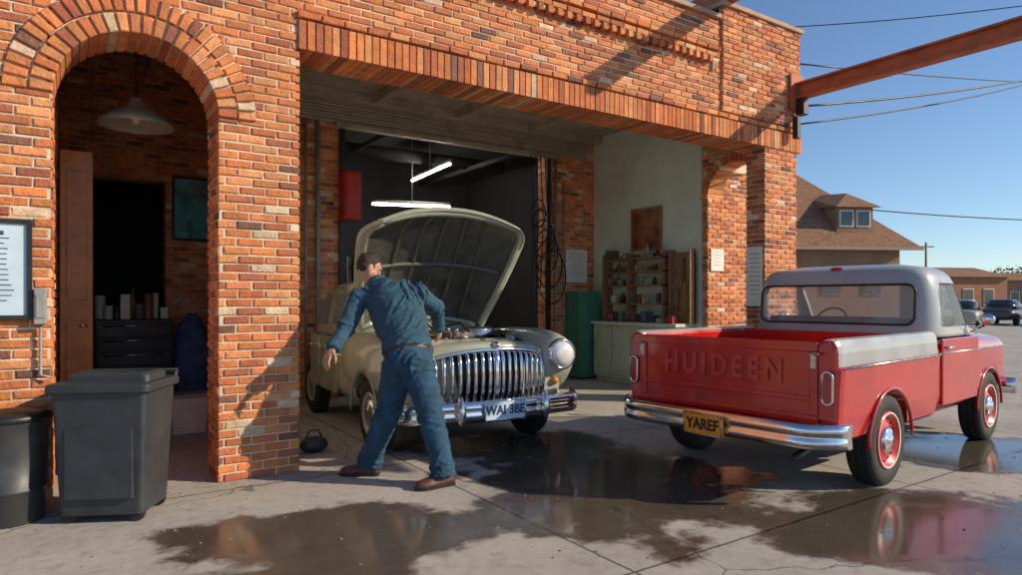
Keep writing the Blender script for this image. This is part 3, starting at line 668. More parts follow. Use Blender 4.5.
def wedge(mb,r0,r1,a0,a1,cx,cz,ya,yb,col=None,plane='xz'):
    pts=[(r0,a0),(r1,a0),(r1,a1),(r0,a1)]; col=col or bcol()
    ch=.006
    def P(r,a,y): 
        return (cx+r*math.cos(a),y,cz+r*math.sin(a)) if plane=='xz' else (y,cx+r*math.cos(a),cz+r*math.sin(a))
    vs=[P(r,a,yb) for r,a in pts]+[P(r,a,ya+ch) for r,a in pts]
    mid=(a0+a1)/2; rm=(r0+r1)/2
    vs+=[P(r+(ch if r<rm else -ch),a+(ch/r if a<mid else -ch/r),ya) for r,a in pts]
    fs=[(8,9,10,11),(3,2,1,0)]
    for k in range(4):
        n=(k+1)%4; fs+=[(k,n,4+n,4+k),(4+k,4+n,8+n,8+k)]
    mb.add(vs,fs,0,col)
for r0,r1,n in ((AR,AR+.132,24),(AR+.145,RO-.004,31)):
    for i in range(n):
        a0=math.pi*i/n; a1=math.pi*(i+1)/n-.012/r0
        wedge(fb,r0,r1,a0+.006,a1,AC,AS,Y0-.022+random.uniform(-.004,.004),Y0+T)
x=OX0-.01
while x<XR+.02:
    w=.0705; fb.bx(x,x+w-.0125,Y0-.022+random.uniform(-.004,.004),Y0+T*.98,LZ,SZ-.015,0,bcol()); x+=w
bricks(fb,(OX0-.02,Y0-.038,SZ),X,Z,-Y,XR-OX0+.06,.065,None,t=.05)
wall=fb.obj("wall",[M_brick],garage,True)
mc=MB(); e=.011
def core(x0,x1,z0,z1,T=T): mc.bx(x0+e,x1-e,Y0+e,Y0+T-e,z0,z1)
core(XL,AC-AR,0,AS); core(AC+AR,OX0,0,AS); core(OX1,XR,0,LZ-.0,TP)
core(OX0-.03,XR,LZ+.012,4.20); mc.bx(OX0-.03,XR-e,Y0+.06,Y0+T-e,4.20,4.44); core(OX0-.03,XR,4.44,TOP); mc.bx(6.7,XR-e,Y0+e,Y0+.08,4.19,4.45); mc.bx(OX0-.03,2.22,Y0+e,Y0+.08,4.19,4.45)
mc.bx(6.84,XR+.02,Y0-.022,Y0+T,3.8,5.09)
n=24; arc=[(AC+(AR+.012)*math.cos(math.pi*(1-i/n)),AS+(AR+.012)*math.sin(math.pi*(1-i/n))) for i in range(n+1)]
for i in range(n):
    (xa,za),(xb,zb)=arc[i],arc[i+1]
    mc.add([(xa,Y0+e,za),(xb,Y0+e,zb),(xb,Y0+e,TOP),(xa,Y0+e,TOP),(xa,Y0+T-e,za),(xb,Y0+T-e,zb),(xb,Y0+T-e,TOP),(xa,Y0+T-e,TOP)],[(0,1,2,3),(7,6,5,4),(0,4,5,1),(3,2,6,7)])
core(XL,AC-AR-.02,AS,TOP); mc.bx(AC+AR+.013,OX0-.03,Y0+e,Y0+T-e,AS,TOP)
mc.obj("mortar_core",[M_mortar],wall,False)
cp=MB(); cp.bx(XL,6.80,Y0-.05,Y0+T+.04,TOP,TOP+.06); cp.bx(6.80,XR+.07,Y0-.07,Y0+T+.05,5.10,5.16); cp.bx(6.84,XR,Y0+.02,Y0+T,TOP,5.1)
cp.obj("coping",[mat("coping_stone",(.42,.26,.17),.8,var=.3,bump=.4)],garage,True,bevel=.01)
BRT=1.3  # back wall bricks coloured paler to make up for weak indoor light
BY=9.4
bb=MB()
D1=(.23,1.02,2.9); D2=(3.29,7.08,3.98)
def bl2(v):
    o=[]
    if v<D1[2]: o.append((D1[0]+.3,D1[1]+.3))
    if v<D2[2]: o.append((D2[0]+.3,D2[1]+.3))
    return o
bricks(bb,(-.3,BY,0),X,Z,-Y,8.5,4.4,bl2)
for a in (D1,D2):
    bricks(bb,(a[1],BY,0),Y,Z,-X,.3,a[2],None,u0=.015)
for (a,b,z0,z1) in ((-.3,D1[0],0,4.4),(D1[0],D1[1],D1[2],4.4),(D1[1],D2[0],0,4.4),(D2[0],D2[1],D2[2],4.4),(D2[1],8.2,0,4.4)):
    bb.bx(a+.012,b-.012 if z0==0 else b+.012,BY+.012,BY+.3,z0,z1,1)
bb.obj("back_wall",[M_brick,M_mortar],garage,True)
BRT=1.1
sb=MB(); SX=8.15; AY0,AY1,AZ=5.77,6.75,2.95; ARr=(AY1-AY0)/2; AYc=(AY0+AY1)/2; SO=9.15
def bl3(v):
    if v<AZ: return [(AY0-5.75,AY1-5.75)]
    if v<AZ+ARr+.15: 
        w=math.sqrt((ARr+.15)**2-(v-AZ)**2); return [(AYc-w-5.75,AYc+w-5.75)]
    return []
bricks(sb,(SX,5.75,0),Y,Z,-X,1.10,4.4,bl3)
bricks(sb,(SX,AY1,0),X,Z,-Y,SO-SX,AZ+ARr,None,u0=.015)
for i in range(19):
    a0=math.pi*i/19; wedge(sb,ARr,ARr+.14,a0+.01,math.pi*(i+1)/19-.02,AYc,AZ,SX-.012,8.48,plane='yz')
sb.bx(SX+.013,8.48,AY1+.013,6.86,0,4.4,1); sb.bx(8.46,SO,AY1+.013,6.99,0,4.4,1)
na=16
for i in range(na):
    ya,za=AYc-(ARr+.01)*math.cos(math.pi*i/na),AZ+(ARr+.01)*math.sin(math.pi*i/na)
    yb,zb=AYc-(ARr+.01)*math.cos(math.pi*(i+1)/na),AZ+(ARr+.01)*math.sin(math.pi*(i+1)/na)
    sb.add([(xx,yy,zz) for xx in (SX+.013,8.48) for yy,zz in ((ya,za),(yb,zb),(yb,4.4),(ya,4.4))],[(0,1,2,3),(7,6,5,4),(0,4,5,1)],1)
sb.obj("side_wall",[M_brick,M_mortar],garage,True)
g=MB(); g.bx(SX+.005,8.44,6.87,9.42,0,4.4); g.obj("plaster_wall",[M_plaster],garage,True)
g=MB(); g.bx(1.56,1.66,Y0+T,BY,0,4.4); g.obj("unseen_partition",[M_lotw],garage,True)  # unseen partition behind the pier, added to keep the arched entry dark
lw=MB(); bricks(lw,(AC-AR,Y0+T,0),Y,Z,X,BY-Y0-T,4.4,None); lw.bx(-.4,AC-AR-.013,Y0+T,BY,0,4.4,1); lw.obj("left_wall",[M_brick,M_mortar],garage,True)
g=MB()
yy=Y0+T
while yy<BY: g.bx(-.3,8.44,yy,yy+.19,4.4,4.44); yy+=.2
for xx in (2.3,3.7,5.1,6.5): g.bx(xx,xx+.09,Y0+T,BY,4.26,4.40)
for xx in (.1,.8): g.bx(xx,xx+.08,Y0+T,BY,4.2,4.40)
g.obj("ceiling",[M_ceil],garage,True)
g=MB(); g.bx(-3.2,8.44,Y0+T-.02,14.1,4.46,4.62); g.obj("roof",[mat("roof_felt",(.08,.08,.08),.9)],garage,True)
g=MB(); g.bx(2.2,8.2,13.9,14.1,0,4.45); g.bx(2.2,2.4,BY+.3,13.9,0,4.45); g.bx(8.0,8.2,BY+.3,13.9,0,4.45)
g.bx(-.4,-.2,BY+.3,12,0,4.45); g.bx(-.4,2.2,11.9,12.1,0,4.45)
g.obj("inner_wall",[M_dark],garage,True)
g=MB(); zz=3.97
k=0
while zz<4.26:
    g.bx(2.6,7.9,BY-.075-(.014 if k%2 else 0),BY-.03,zz,zz+.036); zz+=.044; k+=1
g.bx(2.3,8.1,BY-.26,BY-.05,4.25,4.40); g.bx(3.2,7.2,BY-.12,BY-.03,3.90,3.96)
g.obj("roller_door",[M_roller],garage,True,bevel=.008)
for xx in (D2[0]-.02,D2[1]-.06):
    g=MB(); g.bx(xx,xx+.08,BY-.06,BY-.005,0,3.89); g.obj("door_rail",[M_black],garage,True)
for xx,r,zt in ((2.78,.022,4.3),(2.95,.035,4.2),(7.22,.02,4.2),(7.4,.015,3.5)):
    pp=MB(); pp.tube([(xx,BY-.05,.0),(xx,BY-.05,min(zt,3.95))],r,8); pp.obj("wall_pipe",[M_gal],garage,True)
g=MB(); g.bx(-.07,.20,7.68,7.73,0,2.85)
for z0,z1 in ((.2,1.2),(1.4,2.65)): g.bx(-.02,.15,7.662,7.685,z0,z1)
od=g.obj("door",[M_orange],garage,True,bevel=.006); od["label"]="orange wooden door standing ajar"
g=MB(); g.tube([(.15,7.66,1.15),(.15,7.6,1.15),(.08,7.59,1.15)],.012,8); g.obj("handle",[M_chrome],od)
# ------------------------------------------------------------------ ground
def ground_mat():
    m=bpy.data.materials.new("wet_concrete"); m.use_nodes=True; nt=m.node_tree;N=nt.nodes;L=nt.links;b=N["Principled BSDF"]
    tc=N.new("ShaderNodeTexCoord"); P=tc.outputs["Object"]
    def noi(s,d=6,r=.6,off=None):
        q=N.new("ShaderNodeTexNoise"); q.inputs["Scale"].default_value=s;q.inputs["Detail"].default_value=d;q.inputs["Roughness"].default_value=r; L.new(P,q.inputs["Vector"]); return q.outputs["Fac"]
    def ma(op,a,c=None,d=None):
        q=N.new("ShaderNodeMath"); q.operation=op
        for i,v in enumerate((a,c,d)):
            if v is None: continue
            if isinstance(v,(int,float)): q.inputs[i].default_value=v
            else: L.new(v,q.inputs[i])
        return q.outputs[0]
    n1=noi(.9,8,.6); n2=noi(14,6,.7); n3=noi(120,3); n4=noi(1.3,10,.6); n5=noi(5,8,.7)
    cur=None
    for (u0,u1,v0,v1) in ((170,500,500,590),(430,810,450,548),(720,1060,478,600),(400,640,430,470),(120,380,560,640),(830,1100,430,480)):
        dn,df=FL*H/(v1-300),FL*H/(v0-300); dc=(dn+df)/2; c=Fv*dc+Rv*(((u0+u1)/2-511)/FL*dc)
        mp=N.new("ShaderNodeMapping"); mp.vector_type='TEXTURE'; mp.inputs["Location"].default_value=c
        mp.inputs["Rotation"].default_value=(0,0,math.atan2(Rv.y,Rv.x)); mp.inputs["Scale"].default_value=((u1-u0)/2/FL*dc,(df-dn)/2,1)
        L.new(P,mp.inputs["Vector"]); ln=N.new("ShaderNodeVectorMath"); ln.operation='LENGTH'; L.new(mp.outputs[0],ln.inputs[0])
        v=ma('SUBTRACT',1.0,ln.outputs["Value"]); cur=v if cur is None else ma('MAXIMUM',cur,v)
    cur=ma('MAXIMUM',cur,-.8)
    w=ma('ADD',cur,ma('MULTIPLY',ma('SUBTRACT',n4,.5),2.6)); 
    wet=N.new("ShaderNodeMapRange"); wet.interpolation_type='SMOOTHSTEP'; wet.inputs[1].default_value=.0; wet.inputs[2].default_value=.26; L.new(w,wet.inputs[0]); wet=wet.outputs[0]
    deep=N.new("ShaderNodeMapRange"); deep.inputs[1].default_value=.10; deep.inputs[2].default_value=.50; L.new(w,deep.inputs[0]); deep=deep.outputs[0]
    cr=N.new("ShaderNodeValToRGB"); L.new(ma('ADD',ma('MULTIPLY',n1,.6),ma('MULTIPLY',n2,.4)),cr.inputs[0])
    cr.color_ramp.elements[0].position=.32; cr.color_ramp.elements[0].color=(.29,.27,.245,1); cr.color_ramp.elements[1].position=.68; cr.color_ramp.elements[1].color=(.50,.475,.43,1)
    st=N.new("ShaderNodeMapRange"); st.inputs[1].default_value=.54; st.inputs[2].default_value=.68; st.inputs[4].default_value=.5; L.new(n5,st.inputs[0])
    mx0=N.new("ShaderNodeMix"); mx0.data_type='RGBA'; L.new(st.outputs[0],mx0.inputs[0]); L.new(cr.outputs[0],mx0.inputs[6]); mx0.inputs[7].default_value=(.17,.145,.12,1)
    sx=N.new("ShaderNodeSeparateXYZ"); L.new(P,sx.inputs[0])
    wob=ma('MULTIPLY',ma('SUBTRACT',n5,.5),.03)
    def joint(c,per,off):
        q=ma('ADD',ma('ADD',c,wob),-off+per*50); q=ma('MODULO',q,per); q=ma('ABSOLUTE',ma('SUBTRACT',q,per/2)); return ma('GREATER_THAN',q,per/2-.009)
    j=ma('MAXIMUM',joint(sx.outputs[0],2.9,2.42),joint(sx.outputs[1],2.75,5.22))
    vo=N.new("ShaderNodeTexVoronoi"); vo.feature='DISTANCE_TO_EDGE'; vo.inputs["Scale"].default_value=.33
    vm=N.new("ShaderNodeVectorMath"); vm.operation='ADD'; L.new(P,vm.inputs[0])
    nn=N.new("ShaderNodeTexNoise"); nn.inputs["Scale"].default_value=2.2; nn.inputs["Detail"].default_value=6; L.new(P,nn.inputs["Vector"])
    sc=N.new("ShaderNodeVectorMath"); sc.operation='SCALE'; sc.inputs[3].default_value=.5; L.new(nn.outputs["Color"],sc.inputs[0]); L.new(sc.outputs[0],vm.inputs[1]); L.new(vm.outputs[0],vo.inputs["Vector"])
    crk=ma('LESS_THAN',vo.outputs["Distance"],.0022)
    j=ma('MAXIMUM',j,ma('MULTIPLY',crk,.7))
    mx1=N.new("ShaderNodeMix"); mx1.data_type='RGBA'; L.new(ma('MULTIPLY',j,.8),mx1.inputs[0]); L.new(mx0.outputs[2],mx1.inputs[6]); mx1.inputs[7].default_value=(.04,.035,.03,1)
    mx2=N.new("ShaderNodeMix"); mx2.data_type='RGBA'; mx2.blend_type='MULTIPLY'; L.new(ma('MULTIPLY',wet,.94),mx2.inputs[0]); L.new(mx1.outputs[2],mx2.inputs[6]); mx2.inputs[7].default_value=(.20,.165,.135,1)
    L.new(mx2.outputs[2],b.inputs["Base Color"])
    rg=ma('SUBTRACT',.85,ma('MULTIPLY',wet,.54)); rg=ma('SUBTRACT',rg,ma('MULTIPLY',deep,.27)); rg=ma('ADD',rg,ma('MULTIPLY',ma('SUBTRACT',n2,.5),.22)); L.new(ma('MAXIMUM',rg,.04),b.inputs["Roughness"])
    L.new(ma('ADD',.5,ma('MULTIPLY',wet,.5)),b.inputs["Specular IOR Level"])
    bp=N.new("ShaderNodeBump"); bp.inputs["Distance"].default_value=.006
    L.new(ma('SUBTRACT',.6,ma('MULTIPLY',deep,.53)),bp.inputs["Strength"])
    L.new(ma('SUBTRACT',ma('ADD',ma('MULTIPLY',n3,.5),ma('MULTIPLY',n2,1.)),ma('MULTIPLY',j,3.)),bp.inputs["Height"]); L.new(bp.outputs[0],b.inputs["Normal"])
    return m
g=MB(); g.add([(-500,-500,0),(500,-500,0),(500,500,0),(-500,500,0)],[(0,1,2,3)])
gr=g.obj("ground",[ground_mat()]); gr["kind"]="structure"
g=MB(); rg_=random.Random(3)
for i in range(900):
    a=rg_.random()
    if a<.45: p=Vector((rg_.uniform(-1,8.4),Y0-abs(rg_.gauss(0,.12))-.03,0))
    else: p=Vector((rg_.uniform(-.5,8),rg_.uniform(1.5,6.5),0))
    s_=rg_.uniform(.004,.012); an=rg_.uniform(0,6.28); q=[p+Vector((s_*math.cos(an+k*2.09)*rg_.uniform(.7,1.4),s_*math.sin(an+k*2.09),.001)) for k in range(3)]
    g.add(q+[p+Z*s_*.8],[(0,1,3),(1,2,3),(2,0,3)])
gt=g.obj("grit",[mat("grit_stone",(.22,.17,.12),.9,var=.5,scale=3)]); gt["kind"]="stuff"; gt["label"]="scattered grit and crumbs of brick on concrete"; gt["category"]="grit"
# ------------------------------------------------------------------ bins
b1=G(118,522); bn=thing("wheeled_bin",(b1.x,b1.y+.2,0),"dark grey plastic waste bin with flat lid beside brick pier","bin",math.radians(-27))
c=MB(); rings=[]
for z_,w,d_ in ((.05,.245,.20),(.10,.25,.205),(.70,.275,.235),(.80,.28,.24),(.835,.28,.24)):
    rings.append([(x_,y_,z_) for x_,y_ in rrect(-w,w,-d_,d_,.035)])
c.loft(rings,sm=False); c.bx(-.20,.20,-.236,-.2,.16,.60)
c.obj("bin_body",[M_bin],bn,bevel=.006)
c=MB(); c.loft([[(x_,y_,z_) for x_,y_ in rrect(-w,w,-w*.86,w*.86,.045)] for z_,w in ((.82,.30),(.83,.31),(.865,.31),(.88,.30))],sm=False)
c.loft([[(x_,y_+.04,z_) for x_,y_ in rrect(-w,w,-w*.62,w*.62,.04)] for z_,w in ((.875,.25),(.915,.245),(.935,.22))],sm=False)
c.obj("lid",[M_bin],bn,bevel=.006)
c=MB(); c.tube([(-.26,.27,.84),(-.26,.33,.90),(.26,.33,.90),(.26,.27,.84)],.018,10); c.obj("handle",[M_bin],bn)
for sx_ in (-1,1):
    for sy in (-1,1):
        c=MB(); c.lathe([(.045,-.02),(.05,0),(.045,.02)],(sx_*.20,sy*.16,.05),'y',18); c.obj("castor",[M_rubber],bn)
b2_=G(20,528); b2=thing("round_bin",(b2_.x-.06,b2_.y+.20,0),"dark round metal rubbish bin standing against the brick wall","bin")
c=MB(); c.lathe([(.17,.0),(.18,.01),(.19,.2),(.196,.205),(.196,.22),(.19,.225),(.205,.62),(.215,.63),(.215,.65)],axis='z',seg=40); c.obj("bin_body",[M_grass],b2)
c=MB(); c.lathe([(.222,.64),(.225,.67),(.20,.69),(.1,.705),(.001,.71)],axis='z',seg=40); c.obj("lid",[M_black],b2)
# ------------------------------------------------------------------ beams & wires
bm1=thing("steel_beam",(8.36,Y0-.1,4.3),"rusty red steel beam projecting from the brick facade","beam")
c=MB(); x0,x1=8.29,8.43; c.bx(x0,x1,-.6,Y0-.05,4.355,4.38); c.bx(x0,x1,-.6,Y0-.05,4.16,4.185); c.bx(8.35,8.37,-.6,Y0-.05,4.185,4.355)
c.bx(8.2,8.50,Y0-.08,Y0-.055,4.02,4.50); c.obj("beam",[M_rust],bm1,True)
c=MB(); c.bx(8.30,8.42,Y0-.2,Y0-.08,3.93,4.15); c.bx(8.22,8.30,Y0-.16,Y0-.08,3.6,3.9); c.obj("bracket",[M_black],bm1,True,bevel=.01)
bm2=thing("timber_beam",(6.95,Y0-.2,5.2),"dark red timber beam resting on the parapet top","beam")
c=MB(); c.bx(6.86,7.02,3.35,Y0+.6,5.165,5.36); c.obj("beam",[M_rust],bm2,True,bevel=.01)
def wire(a,b,sag,r=.012):
    a,b=Vector(a),Vector(b); c=MB(); c.tube([a+(b-a)*(i/20)-Z*sag*4*(i/20)*(1-i/20) for i in range(21)],r,6)
    o=c.obj("overhead_wire",[M_black]); tag(o,"thin black overhead wire strung across the blue sky","wire","overhead wires"); return o
wire((8.45,Y0,4.1),W(1180,40,16),.25,.016); wire((8.45,Y0,3.85),W(1150,40,18),.3,.012); wire(W(850,208,28),W(1180,222,30),.2,.025); wire(W(560,30,26),W(1180,-18,24),.6,.02); wire((8.45,Y0,4.7),W(1150,80,26),.2,.012)
# ------------------------------------------------------------------ wall objects
def frame(name,label,cat,c,ax,w,h,nrm,art,fm,lines=0):
    c=Vector(c);ax=Vector(ax);nrm=Vector(nrm); R=Matrix((ax,nrm,Z)).transposed()
    t=thing(name,c,label,cat)
    q=MB(); fw=.03
    for s_ in (-1,1):
        q.box(c+ax*s_*(w/2-fw/2)+nrm*.015,(fw,.03,h),0,R); q.box(c+Z*s_*(h/2-fw/2)+nrm*.015,(w-2*fw,.03,fw),0,R)
    q.obj("frame",[fm],t,True)
    q=MB(); q.box(c+nrm*.008,(w-2*fw,.012,h-2*fw),0,R); q.obj("picture",[art],t,True)
    if lines:
        q=MB()
        for i in range(lines): q.box(c+nrm*.0155+Z*(h*.36-i*h*.72/lines)+ax*random.uniform(-.01,.01),(w*random.uniform(.35,.62),.002,.006 if i else .026),0,R)
        q.obj("printed_lines",[M_ink],t,True)
    return t
frame("framed_notice","framed pale blue notice on the brick pier","sign",(-.45,Y0-.02,1.60),X,.50,.66,-Y,M_plate,M_black,14)
frame("painting","teal abstract painting with rusty patches hung on back brick wall","painting",(1.32,BY-.02,2.57),X,.46,.82,-Y,M_art,M_black)
frame("framed_picture","framed dark brown picture on pale green plaster wall","picture",(SX-.01,8.03,2.6),Y,.70,.72,-X,M_art2,M_wood)
def paper(label,c,ax,w,h,nrm,n=5):
    c=Vector(c);ax=Vector(ax);nrm=Vector(nrm);R=Matrix((ax,nrm,Z)).transposed(); t=thing("notice",c,label,"notice",group="paper notices")
    q=MB(); q.box(c,(w,.006,h),0,R); q.obj("sheet",[M_paper],t,True)
    q=MB()
    for i in range(n): q.box(c+nrm*.0045+Z*(h*.38-i*h*.76/n),(w*random.uniform(.5,.8),.002,h*.012),0,R)
    q.obj("printed_lines",[mat("faded_ink",(.25,.25,.24),.7)],t,True)
paper("white paper notice on back brick wall above green locker",(7.72,BY-.02,2.02),X,.50,.60,-Y,9)
paper("tall white notice fixed to the inner side of brick pier",(7.713,5.60,1.72),Y,.24,.80,-X,10)
paper("small paper notice on the sunlit brick reveal beside shelves",(8.36,AY1-.014,2.02),X,.30,.34,-Y,5)
eb=thing("electrical_box",(-.17,Y0-.03,1.4),"small grey electrical box on the brick pier","box")
c=MB(); c.bx(-.19,-.12,Y0-.08,Y0-.01,1.24,1.48); c.bx(-.18,-.13,Y0-.088,Y0-.08,1.28,1.44); c.obj("box",[M_gal],eb,True,bevel=.005)
c=MB(); c.tube([(-.155,Y0-.03,1.24),(-.155,Y0-.03,.9),(-.10,Y0-.05,.88)],.01,8); c.obj("conduit",[M_gal],eb,True)
hl=thing("hanging_lamp",(.52,7.0,3.05),"grey green enamel dish pendant lamp under the ceiling","lamp")
c=MB(); c.lathe([(.31,3.0),(.315,3.01),(.29,3.05),(.18,3.13),(.09,3.17),(.06,3.25),(.04,3.27),(.035,3.26),(.055,3.15),(.17,3.11),(.285,3.03)],(.52,7.0,0),'z',36,cap=False); c.obj("lamp_shade",[M_enamel],hl,True)
c=MB(); c.tube([(.52,7,3.27),(.52,7,4.4)],.01,8); c.obj("cord",[M_black],hl,True)
c=MB(); c.ell((.52,7,3.08),(.05,.05,.07)); c.obj("bulb",[M_lamp],hl,True)
for a,b in ((W(412,181,13.2),W(450,164,11.7)),(W(372,204,12.2),W(450,207,12.9))):
    t=thing("strip_light",a,"lit fluorescent strip light in dark workshop","light",group="strip lights")
    c=MB(); c.tube([a,b],.020,8); c.obj("tube",[M_tube],t,True); c=MB(); c.tube([a+Z*.05,b+Z*.05],.035,6); c.tube([lerp(a,b,.5)+Z*.05,Vector((*lerp(a,b,.5).xy,4.45))],.01,6); c.obj("housing",[M_white],t,True)
lk=thing("green_locker",(7.72,9.15,0),"green metal locker standing against brick wall","locker")
c=MB(); c.bx(7.46,7.93,8.98,9.36,.03,1.55); c.obj("cabinet",[M_greenc],lk,True,bevel=.012)
c=MB(); c.bx(7.49,7.90,8.962,8.978,.1,1.5); 
for i in range(4): c.bx(7.6,7.8,8.955,8.963,1.25+i*.04,1.262+i*.04)
dd=c.obj("door",[M_greenc],lk,True,bevel=.004); c=MB(); c.bx(7.83,7.86,8.94,8.962,.75,.9); c.obj("handle",[M_chromed],dd)
cbn=thing("workshop_cabinet",(7.9,8.0,0),"sage green low cupboard row along plaster wall","cabinet")
c=MB(); c.bx(7.72,8.14,7.0,8.9,.08,.98); c.bx(7.76,8.14,7.02,8.88,0,.08); c.obj("carcass",[M_sage],cbn,True,bevel=.006)
c=MB(); c.bx(7.68,8.14,6.97,8.93,.98,1.03); c.obj("worktop",[M_white],cbn,True,bevel=.006)
for i in range(4):
    c=MB(); y_=7.03+i*.47; c.bx(7.70,7.718,y_,y_+.44,.14,.94); c.bx(7.692,7.70,y_+.05,y_+.39,.2,.88); dd=c.obj("door",[M_sage],cbn,True,bevel=.004)
    c=MB(); c.tube([(7.68,y_+.38,.6),(7.68,y_+.38,.72)],.008,6); c.obj("handle",[M_chromed],dd)
shf=thing("wall_shelf",(8.0,8.3,1.3),"wooden wall shelves crowded with bottles and tins","shelf")
c=MB()
SZs=(1.32,1.63,1.86,2.08)
for z_ in SZs: c.bx(7.92,8.14,7.45,8.9,z_,z_+.025)
for y_ in (7.45,8.27,8.875): c.bx(7.92,8.14,y_,y_+.025,1.05,2.2)
c.obj("boards",[M_wood],shf,True)
def bottle(x_,y_,z_,h,r,mt,kind):
    c=MB()
    if kind==0: c.lathe([(r,0),(r,h*.6),(r*.4,h*.78),(r*.4,h),(.001,h)],(x_,y_,z_),'z',12); nm,ca="bottle","bottle"
    elif kind==1: c.lathe([(r,0),(r*1.03,.004),(r,.01),(r,h*.75),(r*1.03,h*.76),(r*.9,h*.78),(.001,h*.78)],(x_,y_,z_),'z',14); nm,ca="tin","tin"
    else: c.bx(x_-r,x_+r,y_-r*1.2,y_+r*1.2,z_,z_+h*.8); c.bx(x_-r*1.02,x_+r*1.02,y_-r*1.22,y_+r*1.22,z_+h*.25,z_+h*.55); nm,ca="carton","box"
    o=c.obj(nm,[mt]); tag(o,{"bottle":"small workshop bottle standing on shelf","tin":"small paint or oil tin standing on shelf","carton":"small carton standing on wooden shelf"}[nm],ca,"workshop supplies")
for z_,hm_ in ((1.031,.26),(1.345,.26),(1.655,.18),(1.885,.17),(2.105,.24)):
    y_=7.53
    while y_<8.82:
        r_=random.uniform(.018,.048)
        if not (8.2<y_<8.33): bottle(8.02+random.uniform(-.05,.05),y_,z_,random.uniform(.35,1.)*hm_,r_,random.choice(CB),random.randint(0,2))
        y_+=r_*2.1+random.choice((.005,.01,.02,.08))
for k in range(6):
    bottle(7.80+random.uniform(-.04,.04),7.1+k*.3+random.uniform(-.08,.08),1.031,random.uniform(.08,.2),random.uniform(.03,.06),random.choice(CB),random.randint(0,2))
tb=thing("tool_rack",(7.9,7.1,1.05),"tall wooden tool rack standing on the cupboard top","rack")
c=MB(); c.bx(8.05,8.09,6.92,7.36,1.03,2.15)
for y_ in (6.92,7.33): c.bx(7.95,8.08,y_,y_+.03,1.03,2.2)
c.obj("board",[M_wood],tb,True)
for i in range(11):
    c=MB(); y_=6.98+i*.034; z_=random.uniform(1.5,2.05); L_=random.uniform(.12,.45); c.tube([(8.035,y_,z_),(8.03,y_+random.uniform(-.02,.02),z_-L_)],random.uniform(.005,.010),6); c.tube([(8.03,y_,z_+.07),(8.03,y_,z_)],random.uniform(.008,.016),6); c.obj("tool",[random.choice(CB)],tb,True)
for i in range(3):
    sh_=thing("metal_shelving",(4.2+i*1.3,13.4,0),"dark metal shelving with boxes in the workshop","shelving",group="workshop shelving")
    c=MB(); x_=3.7+i*1.3
    for z_ in (.3,.9,1.5,2.1): c.bx(x_,x_+1.1,13.2,13.7,z_,z_+.03)
    for a in (x_,x_+1.07): 
        for b in (13.2,13.67): c.bx(a,a+.03,b,b+.03,0,2.3)
    c.obj("frame",[M_gal],sh_,True)
    c=MB()
    for z_ in (.33,.93,1.53,2.13):
        for k in range(4): c.bx(x_+.06+k*.25,x_+.26+k*.25,13.25,13.6,z_,z_+random.uniform(.15,.4))
    c.obj("boxes",[mat("card_box",(.18,.11,.06),.8,var=.3)],sh_,True)
c=MB(); 
duct=thing("overhead_duct",(5,11,3.8),"dark ventilation duct and pipes under workshop ceiling","duct")
c.tube([(3.0,11.4,4.1),(7.4,11.4,4.1)],.12,12); c.tube([(6.6,9.8,4.0),(6.6,13.5,4.0)],.05,8); c.tube([(4.2,9.8,4.05),(4.2,13.5,4.05)],.04,8); c.obj("pipe",[M_dark],duct,True)
rc=thing("red_wall_cabinet",(3.35,9.2,2.6),"red metal cabinet on wall beside workshop doorway","cabinet")
c=MB(); c.bx(3.25,3.52,9.12,9.37,2.55,3.25); c.obj("cabinet",[M_redbox],rc,True,bevel=.03); c=MB(); c.bx(3.28,3.49,9.10,9.118,2.6,3.2); c.obj("door",[M_redbox],rc,True,bevel=.01)
hs=thing("hanging_cables",(6.85,9.25,2),"coils of black cable hanging by the workshop doorway","cable")
c=MB()
for k in range(6):
    r_=.16+.03*k; cz=2.9-.22*k; c.tube([(6.75+.05*k+r_*math.cos(t),9.24-.012*k,cz+1.5*r_*math.sin(t)) for t in [2*math.pi*i/24 for i in range(25)]],.013,6)
for k in range(5): c.tube([(6.6+.1*k,9.24,3.9),(6.63+.1*k,9.2,2.8),(6.6+.1*k,9.24,1.2+.2*k)],.01,6)
c.obj("coil",[M_rubber],hs,True)
cam=thing("ceiling_fixture",(4.4,7.3,4.2),"small dark round fixture mounted under the bay ceiling","fixture")
c=MB(); c.tube([(4.4,7.3,4.4),(4.4,7.3,4.12)],.03,10); c.ell((4.4,7.3,4.06),(.10,.10,.09)); c.obj("housing",[M_gal],cam,True)
tc_=thing("tool_chest",(.6,9.0,0),"black steel tool chest with drawers inside arched entry","tool chest")
c=MB(); c.bx(.24,1.02,8.65,9.2,.10,1.18); c.obj("cabinet",[M_black],tc_,True,bevel=.01)
for i in range(6):
    c=MB(); z_=.16+i*.165; c.bx(.26,.99,8.625,8.648,z_,z_+.15); dd=c.obj("drawer",[M_black],tc_,True,bevel=.006); c=MB(); c.tube([(.32,8.612,z_+.12),(.92,8.612,z_+.12)],.009,6); c.obj("handle",[M_chromed],dd)
for i in range(9):
    bottle(.3+i*.08,8.85+random.uniform(-.08,.08),1.181,random.uniform(.16,.40),random.uniform(.03,.055),random.choice([CB[0],CB[4],CB[7],CB[3],CB[5]]),random.randint(0,2))
bk=thing("storage_box",(1.06,7.7,0),"pale grey storage box on the garage floor","box")
c=MB(); c.loft([[(1.06+x_,7.75+y_,z_) for x_,y_ in rrect(-w,w,-w*.8,w*.8,.03)] for z_,w in ((.0,.165),(.38,.185))],sm=False); c.obj("box_body",[M_white],bk,True,bevel=.006)
